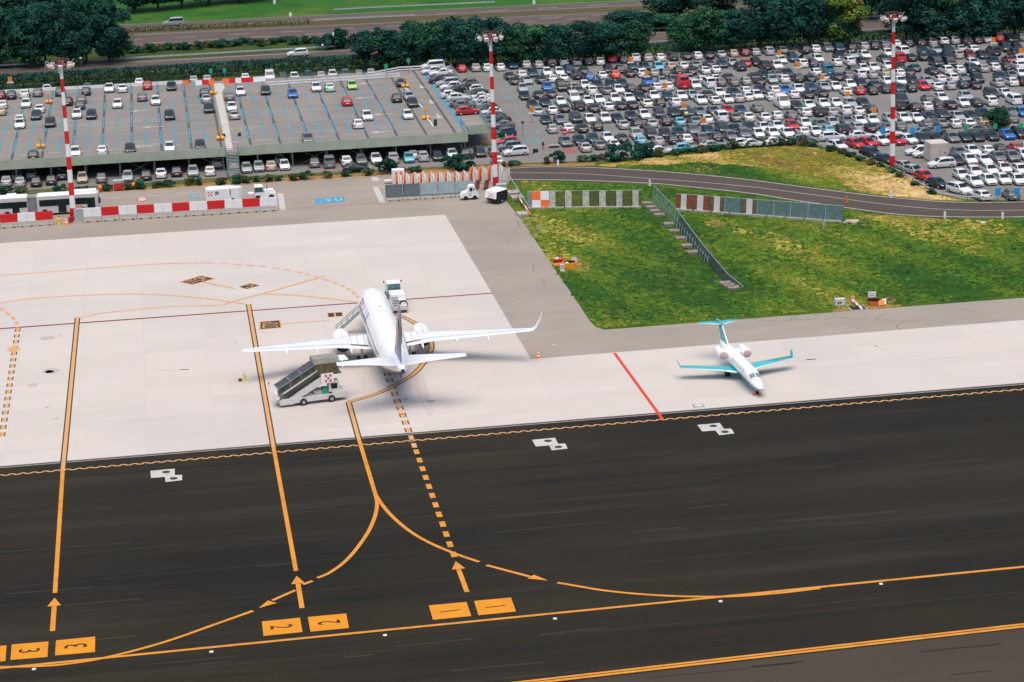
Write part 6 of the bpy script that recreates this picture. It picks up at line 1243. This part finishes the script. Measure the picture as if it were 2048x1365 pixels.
T2 = [(-40, 35, -25, 92, 0), (30, 90, 0, 88, 0), (80, 140, -25, 84, 0), (130, 190, -30, 80, 0), (178, 235, -22, 76, 1), (0, 60, 35, 100, 1)]
T3 = [(235, 300, -42, 24, 0), (290, 345, -45, 20, 0), (335, 392, -50, 15, 0), (385, 450, -60, 9, 0), (440, 520, -70, 4, 0), (500, 560, -72, -2, 0)]
T4 = [(722, 800, 66, 137, 0), (770, 850, 62, 138, 0), (800, 868, 46, 120, 1), (838, 905, 46, 134, 1), (880, 950, 44, 135, 0), (925, 985, 40, 128, 0), (960, 1022, 42, 132, 0), (1000, 1062, 52, 131, 1), (1040, 1100, 54, 130, 1), (1088, 1150, 53, 128, 0), (1138, 1200, 50, 127, 0), (1180, 1245, 50, 124, 0), (1240, 1296, 46, 118, 1)]
T5 = [(1222, 1280, 26, 62, 0), (1265, 1315, 30, 60, 0), (1300, 1348, 34, 60, 1), (1308, 1402, -26, 44, 0), (1412, 1478, -28, 34, 0), (1485, 1560, -60, 26, 0), (1560, 1640, -70, 24, 0)]
T6 = [(1342, 1402, 30, 100, 1), (1384, 1450, 20, 106, 1), (1430, 1500, 26, 102, 0), (1478, 1560, -4, 99, 0), (1535, 1605, -2, 96, 0), (1588, 1650, -12, 94, 0), (1640, 1722, -10, 92, 2), (1655, 1705, 30, 92, 1)]
T7 = [(1712, 1775, -60, 38, 0), (1775, 1850, -50, 84, 0), (1835, 1905, -30, 82, 1), (1890, 1965, -24, 79, 0), (1940, 2010, -30, 76, 0), (1990, 2070, -20, 73, 0), (1800, 1880, 20, 86, 0), (1900, 1990, 20, 80, 0), (2040, 2110, -20, 70, 0), (1790, 1830, -20, 60, 0)]
def desc(lm): return ['dark green', 'mid green', 'yellowish green', 'olive'][lm]
for lst, where, grp, fmt in ((T1, 'in the front wood line, upper left', 'trees at the upper left', 0), (T2, 'in the back wood line, upper left', 'trees at the upper left', 0), (T3, 'beyond the motorway lawn', 'trees beyond the motorway', 0),
    (T4, 'between near road and car park', 'trees between the road and the car park', 0), (T5, 'between the two roads, top centre', 'trees between the roads', 0), (T6, 'in the belt left of right mast', 'trees behind the right car park', 0), (T7, 'in the belt behind right mast', 'trees behind the right car park', 0)):
    L_ = sorted(lst, key=lambda e: e[0]+e[1])
    for i, (a, b, c, d, lm) in enumerate(L_):
        plant('t', 'leafy_tree', '%s tree, %s from left %s' % (desc(lm), wn(i+1), where), 'tree', a-13, b+13, c-6, d, lm, hash((a, b)) % 1000, grp)
plant('t', 'small_tree', 'small round dark green tree standing among the parked cars at the right', 'tree', 1968, 2020, 214, 262, 1, 5, None)
B1 = [(640-14, 690, 62, 98, 0), (660, 710, 54, 97, 0), (700, 750, 56, 98, 0), (735, 800, 48, 100, 0)]
for i, (a, b, c, d, lm) in enumerate(B1): plant('b', 'big_shrub', 'tall dark shrub, %s from left at the end of the motorway hedge' % wn(i+1), 'shrub', a, b, c, d, lm, i+9, 'tall shrubs beside the motorway')
x = 250; i = 0
while x < 640:
    w_ = rnd.uniform(26, 44); yb = 126-.057*x-rnd.uniform(4, 14); i += 1
    plant('b', 'roadside_shrub', 'low olive green shrub, %s from left on the bank between the roads' % wn(i), 'shrub', x, x+w_, yb-rnd.uniform(12, 19), yb, 3 if rnd.random() < .35 else 1, i+30, 'low shrubs between the two roads'); x += w_*.62
B2 = [(-5, 30, 369, 388), (25, 60, 371, 386), (105, 140, 368, 384), (150, 180, 370, 383), (198, 232, 366, 381), (240, 275, 361, 379), (262, 305, 358, 377), (300, 330, 362, 376), (320, 352, 358, 374), (366, 396, 355, 371), (388, 412, 354, 370), (424, 458, 352, 369), (452, 490, 348, 367), (478, 512, 348, 366), (502, 528, 351, 364), (518, 552, 347, 363), (545, 568, 348, 362), (574, 606, 342, 361), (595, 630, 341, 359), (640, 668, 341, 356), (678, 706, 338, 353), (722, 750, 334, 351), (748, 800, 314, 348), (792, 816, 333, 347), (812, 850, 331, 345), (878, 912, 309, 338), (895, 958, 304, 340), (982, 1016, 322, 334), (1012, 1044, 320, 332), (1080, 1104, 312, 328), (1098, 1134, 299, 326), (1150, 1178, 309, 323), (1170, 1200, 307, 322), (1192, 1220, 306, 320)]
for i, (a, b, c, d) in enumerate(B2): plant('b', 'verge_bush', '%s bush, %s from left on the verge before the parked cars' % ('big dark' if d-c > 25 else 'small green', wn(i+1)), 'bush', a, b, c, d, 0 if d-c > 25 else (1, 3)[i % 2], i+60, 'bushes on the verge before the car park')
B3 = [(1208, 1262, 284, 322), (1236, 1292, 281, 320), (1270, 1316, 283, 315)]
for i, (a, b, c, d) in enumerate(B3): plant('b', 'large_bush', ['left', 'middle', 'right'][i]+' part plant of the large dark bush clump before the light blue car', 'bush', a, b, c, d, 0, i+160, 'large dark bush clump')
E3 = []; 
pts = [(1316, 311), (1350, 308), (1400, 304), (1440, 299), (1490, 292), (1530, 290), (1580, 288), (1625, 290), (1660, 300), (1700, 311), (1740, 327), (1762, 332), (1800, 352), (1830, 368), (1860, 386), (1885, 394)]
k = 0
for (xa, ya), (xb, yb) in zip(pts[:-1], pts[1:]):
    n_ = max(1, int((xb-xa)/19))
    for j in range(n_):
        t_ = j/n_; x = xa+(xb-xa)*t_; y = ya+(yb-ya)*t_; k += 1; h_ = 15 if x < 1660 else 11
        plant('b', 'hedge_bush', 'low green bush, %s from left along the top of the dry grass bank' % wn(k), 'bush', x-14, x+16, y-h_*rnd.uniform(.7, 1.1), y+3, (1, 3, 1)[k % 3], k+200, 'low bushes along the grass bank')
plant('b', 'small_bush', 'small olive bush beside the black hatchbacks right of the right mast', 'bush', 1876, 1900, 258, 270, 3, 7, None)
# long clipped hedge below the near road
def hedge(name, lab, pxs, h, wd, lm, dens=10, seed=4, kind=None):
    q = random.Random(seed); P = [G(*p) for p in pxs]; o = P[0]; mb = MB()
    for a, b in zip(P[:-1], P[1:]):
        L = (b-a).length; d = (b-a)/L; n = Vector((-d.y, d.x, 0))
        for i in range(int(L*dens)):
            t = q.uniform(0, L); s = q.uniform(-wd/2, wd/2); z = h*q.uniform(.1, 1.0)*(1-.25*(2*abs(s)/wd)**2)
            if q.random() < .6: z = h*(1-.25*(2*abs(s)/wd)**2)*q.uniform(.88, 1.08)
            else: s = -wd/2*q.uniform(.85, 1.05)
            p = a+d*t+n*s-o; p.z = z; nn = Vector((q.uniform(-.6, .6), q.uniform(-1, .3), q.uniform(.1, 1))).normalized(); u = nn.orthogonal().normalized(); v = nn.cross(u); s_ = q.uniform(.16, .34)
            mb.add([p-u*s_-v*s_*.4, p-v*s_*.6, p+u*s_, p+v*s_*.6], [(0, 1, 2, 3)])
        core = MB(); 
    ob = mb.build(name, LM[lm]); ob.location = o; return tag(ob, lab, 'hedge')
hedge('clipped_hedge', 'long dark clipped hedge between the near road and the parking deck', [(-100, 184), (0, 178), (200, 166), (400, 154), (600, 143), (740, 136)], 2.6, 3.2, 0, 110)
hedge('rough_hedge', 'rough olive topped strip of undergrowth on the road side of the hedge', [(-100, 174), (0, 168), (200, 157), (400, 146), (600, 134), (740, 127)], 1.2, 2.2, 3, 60, 5)
hedge('clipped_hedge', 'dark hedge behind the farthest car row below the tree belt', [(850, 134), (1010, 128), (1290, 112), (1360, 104), (1700, 88), (2100, 64)], 2.2, 3.0, 0, 70, 6)
hedge('rough_hedge', 'low straggly growth in the middle of the motorway', [(-100, 80), (250, 64), (620, 47)], .8, 2.4, 3, 26, 8)
# ---- grass tufts (uncountable)
def inpoly(x, y, P):
    c = False; j = len(P)-1
    for i in range(len(P)):
        xi, yi = P[i]; xj, yj = P[j]
        if (yi > y) != (yj > y) and x < (xj-xi)*(y-yi)/(yj-yi)+xi: c = not c
        j = i
    return c
def tufts(name, lab, poly, n, cols, smin, smax, seed, wts):
    q = random.Random(seed); x0 = min(p[0] for p in poly); x1 = max(p[0] for p in poly); y0 = min(p[1] for p in poly); y1 = max(p[1] for p in poly); mb = MB(); V = mb.v
    k = 0
    ph = [q.uniform(0, 6) for _ in range(6)]
    while k < n:
        x = q.uniform(x0, x1); y = q.uniform(y0, y1)
        if not inpoly(x, y, poly): continue
        k += 1; c = G(x, y); s = q.uniform(smin, smax); f = sin(c.x*.23+ph[0])+sin(c.y*.11+ph[1])+sin(c.x*.09-c.y*.07+ph[2])+.8*sin(c.x*.6+c.y*.21+ph[3])+q.uniform(-1.3, 1.3)
        mi = 0 if f < -.6+wts else 1 if f < 1.1+wts else 2 if f < 2.5+wts else 3
        for j in range(3):
            a = q.uniform(0, pi); d = Vector((cos(a), sin(a), 0))*s*q.uniform(.6, 1.1); o = Vector((q.uniform(-.3, .3), q.uniform(-.3, .3), 0)); b = c+o; up = Vector((q.uniform(-.5, .5)*s, q.uniform(.3, 1.0)*s, s*q.uniform(.15, .45)))
            o_ = len(V); V.extend([b-d*.6, b+d*.6, b+d+up, b-d+up]); mb.f.append([o_, o_+1, o_+2, o_+3]); mb.mi.append(mi); mb.sm.append(False)
    return tag(mb.build(name, cols), lab, 'grass', kind='stuff')
gm = [mat('tuft_dark', C(46, 92, 16), .9, .2, .3, world=True), mat('tuft_green', C(88, 124, 22), .9, .2, .3, world=True), mat('tuft_olive', C(130, 138, 36), .9, .2, .3, world=True), mat('tuft_straw', C(184, 170, 76), .9, .2, .3, world=True)]
tufts('field_grass', 'rough patchy green and straw coloured grass of the big field', [(1030, 364), (1152, 367), (1300, 374), (1500, 394), (1687, 422), (1896, 441), (2060, 441), (2060, 590), (1210, 655), (1192, 650), (1155, 600), (1110, 535), (1066, 470), (1040, 433), (1018, 398)], 15000, gm, .16, .42, 3, 0)
tufts('bank_grass', 'dry straw coloured grass on the bank below the car park', [(1250, 324), (1330, 313), (1400, 308), (1500, 297), (1600, 292), (1680, 305), (1760, 325), (1810, 353), (1870, 389), (1900, 400), (1767, 391), (1720, 386), (1700, 375), (1650, 357), (1590, 342), (1500, 332), (1400, 325), (1330, 330)], 4500, [mat('tuft_brown', C(132, 118, 48), .9, .2, .3, world=True), gm[2], mat('tuft_tan', C(206, 172, 98), .9, .2, .3, world=True), mat('tuft_pale', C(240, 204, 140), .9, .2, .3, world=True)], .15, .35, 4, -1.0)
tufts('bank_grass', 'fresh green grass between the straw bank and the road', [(1235, 330), (1330, 331), (1400, 326), (1500, 333), (1590, 343), (1650, 358), (1700, 376), (1720, 387), (1634, 376), (1500, 358.5), (1400, 348.5), (1300, 340), (1230, 335)], 2200, gm, .15, .35, 5, .8)
# ---- paving seams and rubber streaks on the taxiway
sm = MB(); A = G(-500, 1010); B = G(2600, 760)
for off in (0, -7.3, -14.8, -22.2, -29.5, -37, -52, -60):
    d = (B-A).normalized(); n = Vector((-d.y, d.x, 0)); P = [A+d*(i*6.0)+n*(off+rnd.uniform(-.04, .04)) for i in range(38)]; ribbon(sm, P, .07, .0165, 0)
q = random.Random(11)
for i in range(70):
    c = G(q.uniform(-50, 2050), q.uniform(930, 1360)); L = q.uniform(2, 14); a = q.uniform(-.03, .03); P = [c+Vector((L*t/6, L*t/6*a+.04*sin(t+i), 0)) for t in range(7)]; ribbon(sm, P, q.uniform(.04, .2), .0172+.0002*i*.1, q.choice((0, 0, 1)))
struct('taxiway_seams', sm, [mat('seam_light', C(68, 62, 50), .9, .2, .5, world=True), mat('seam_dark', C(28, 27, 21), .9, .2, .5, world=True)])
cr = MB()
for i in range(46):
    side = q.random() < .5; c = G(q.uniform(900, 1160), q.uniform(420, 640)) if side else G(q.uniform(1250, 2040), q.uniform(620, 650))
    a = q.uniform(0, 6.28); P = [c]
    for k in range(7): a += q.uniform(-.5, .5); P.append(P[-1]+Vector((cos(a), sin(a), 0))*q.uniform(.3, .8))
    ribbon(cr, P, q.uniform(.03, .09), .0122+.00005*i, 0)
struct('tarmac_cracks', cr, mat('crack', C(96, 90, 82), .9, .2, 1, world=True))
# ---- white kerbs and bay edge on the deck ramp lane, hatched strip beside the lane
kb = MB()
for L_ in ([(811, 178), (822, 187)], [(826, 197), (836, 208), (845, 217)], [(852, 238), (861, 246), (866, 254)]):
    P = [G(x, y, DZ) for x, y in L_]; P = smooth_pts(P)
    for a, b in zip(P[:-1], P[1:]): kb.tube((a.x, a.y, DZ+.1), (b.x, b.y, DZ+.1), .14, .14, 5)
struct('deck_kerb', kb, m_white)
# ---- tyre marks and worn streaks on the stands
tm = MB(); q = random.Random(21)
for i in range(26):
    x = 24.2+q.choice((-2.9, 2.9, -.2, .2))+q.uniform(-.5, .5); y0 = q.uniform(254, 262); L = q.uniform(6, 18); P = [Vector((x+.25*sin(t*.7+i), y0+L*t/8, 0)) for t in range(9)]; ribbon(tm, P, q.uniform(.15, .35), .0222+.00004*i, 0)
for i in range(20):
    c = G(q.uniform(20, 1900), q.uniform(690, 820)); a = q.uniform(-.3, .3)+(pi/2 if q.random() < .4 else 0); P = [c+Vector((cos(a), sin(a), 0))*t*q.uniform(.5, 1.1) for t in range(7)]
    if 252 < min(p.y for p in P) and (max(p.y for p in P) < 272 or max(p.x for p in P) < 39): ribbon(tm, P, q.uniform(.1, .3), .0222+.00004*(i+30), 0)
struct('tyre_marks', tm, mat('tyre_mark', C(222, 211, 202), .9, .03, .6, world=True))
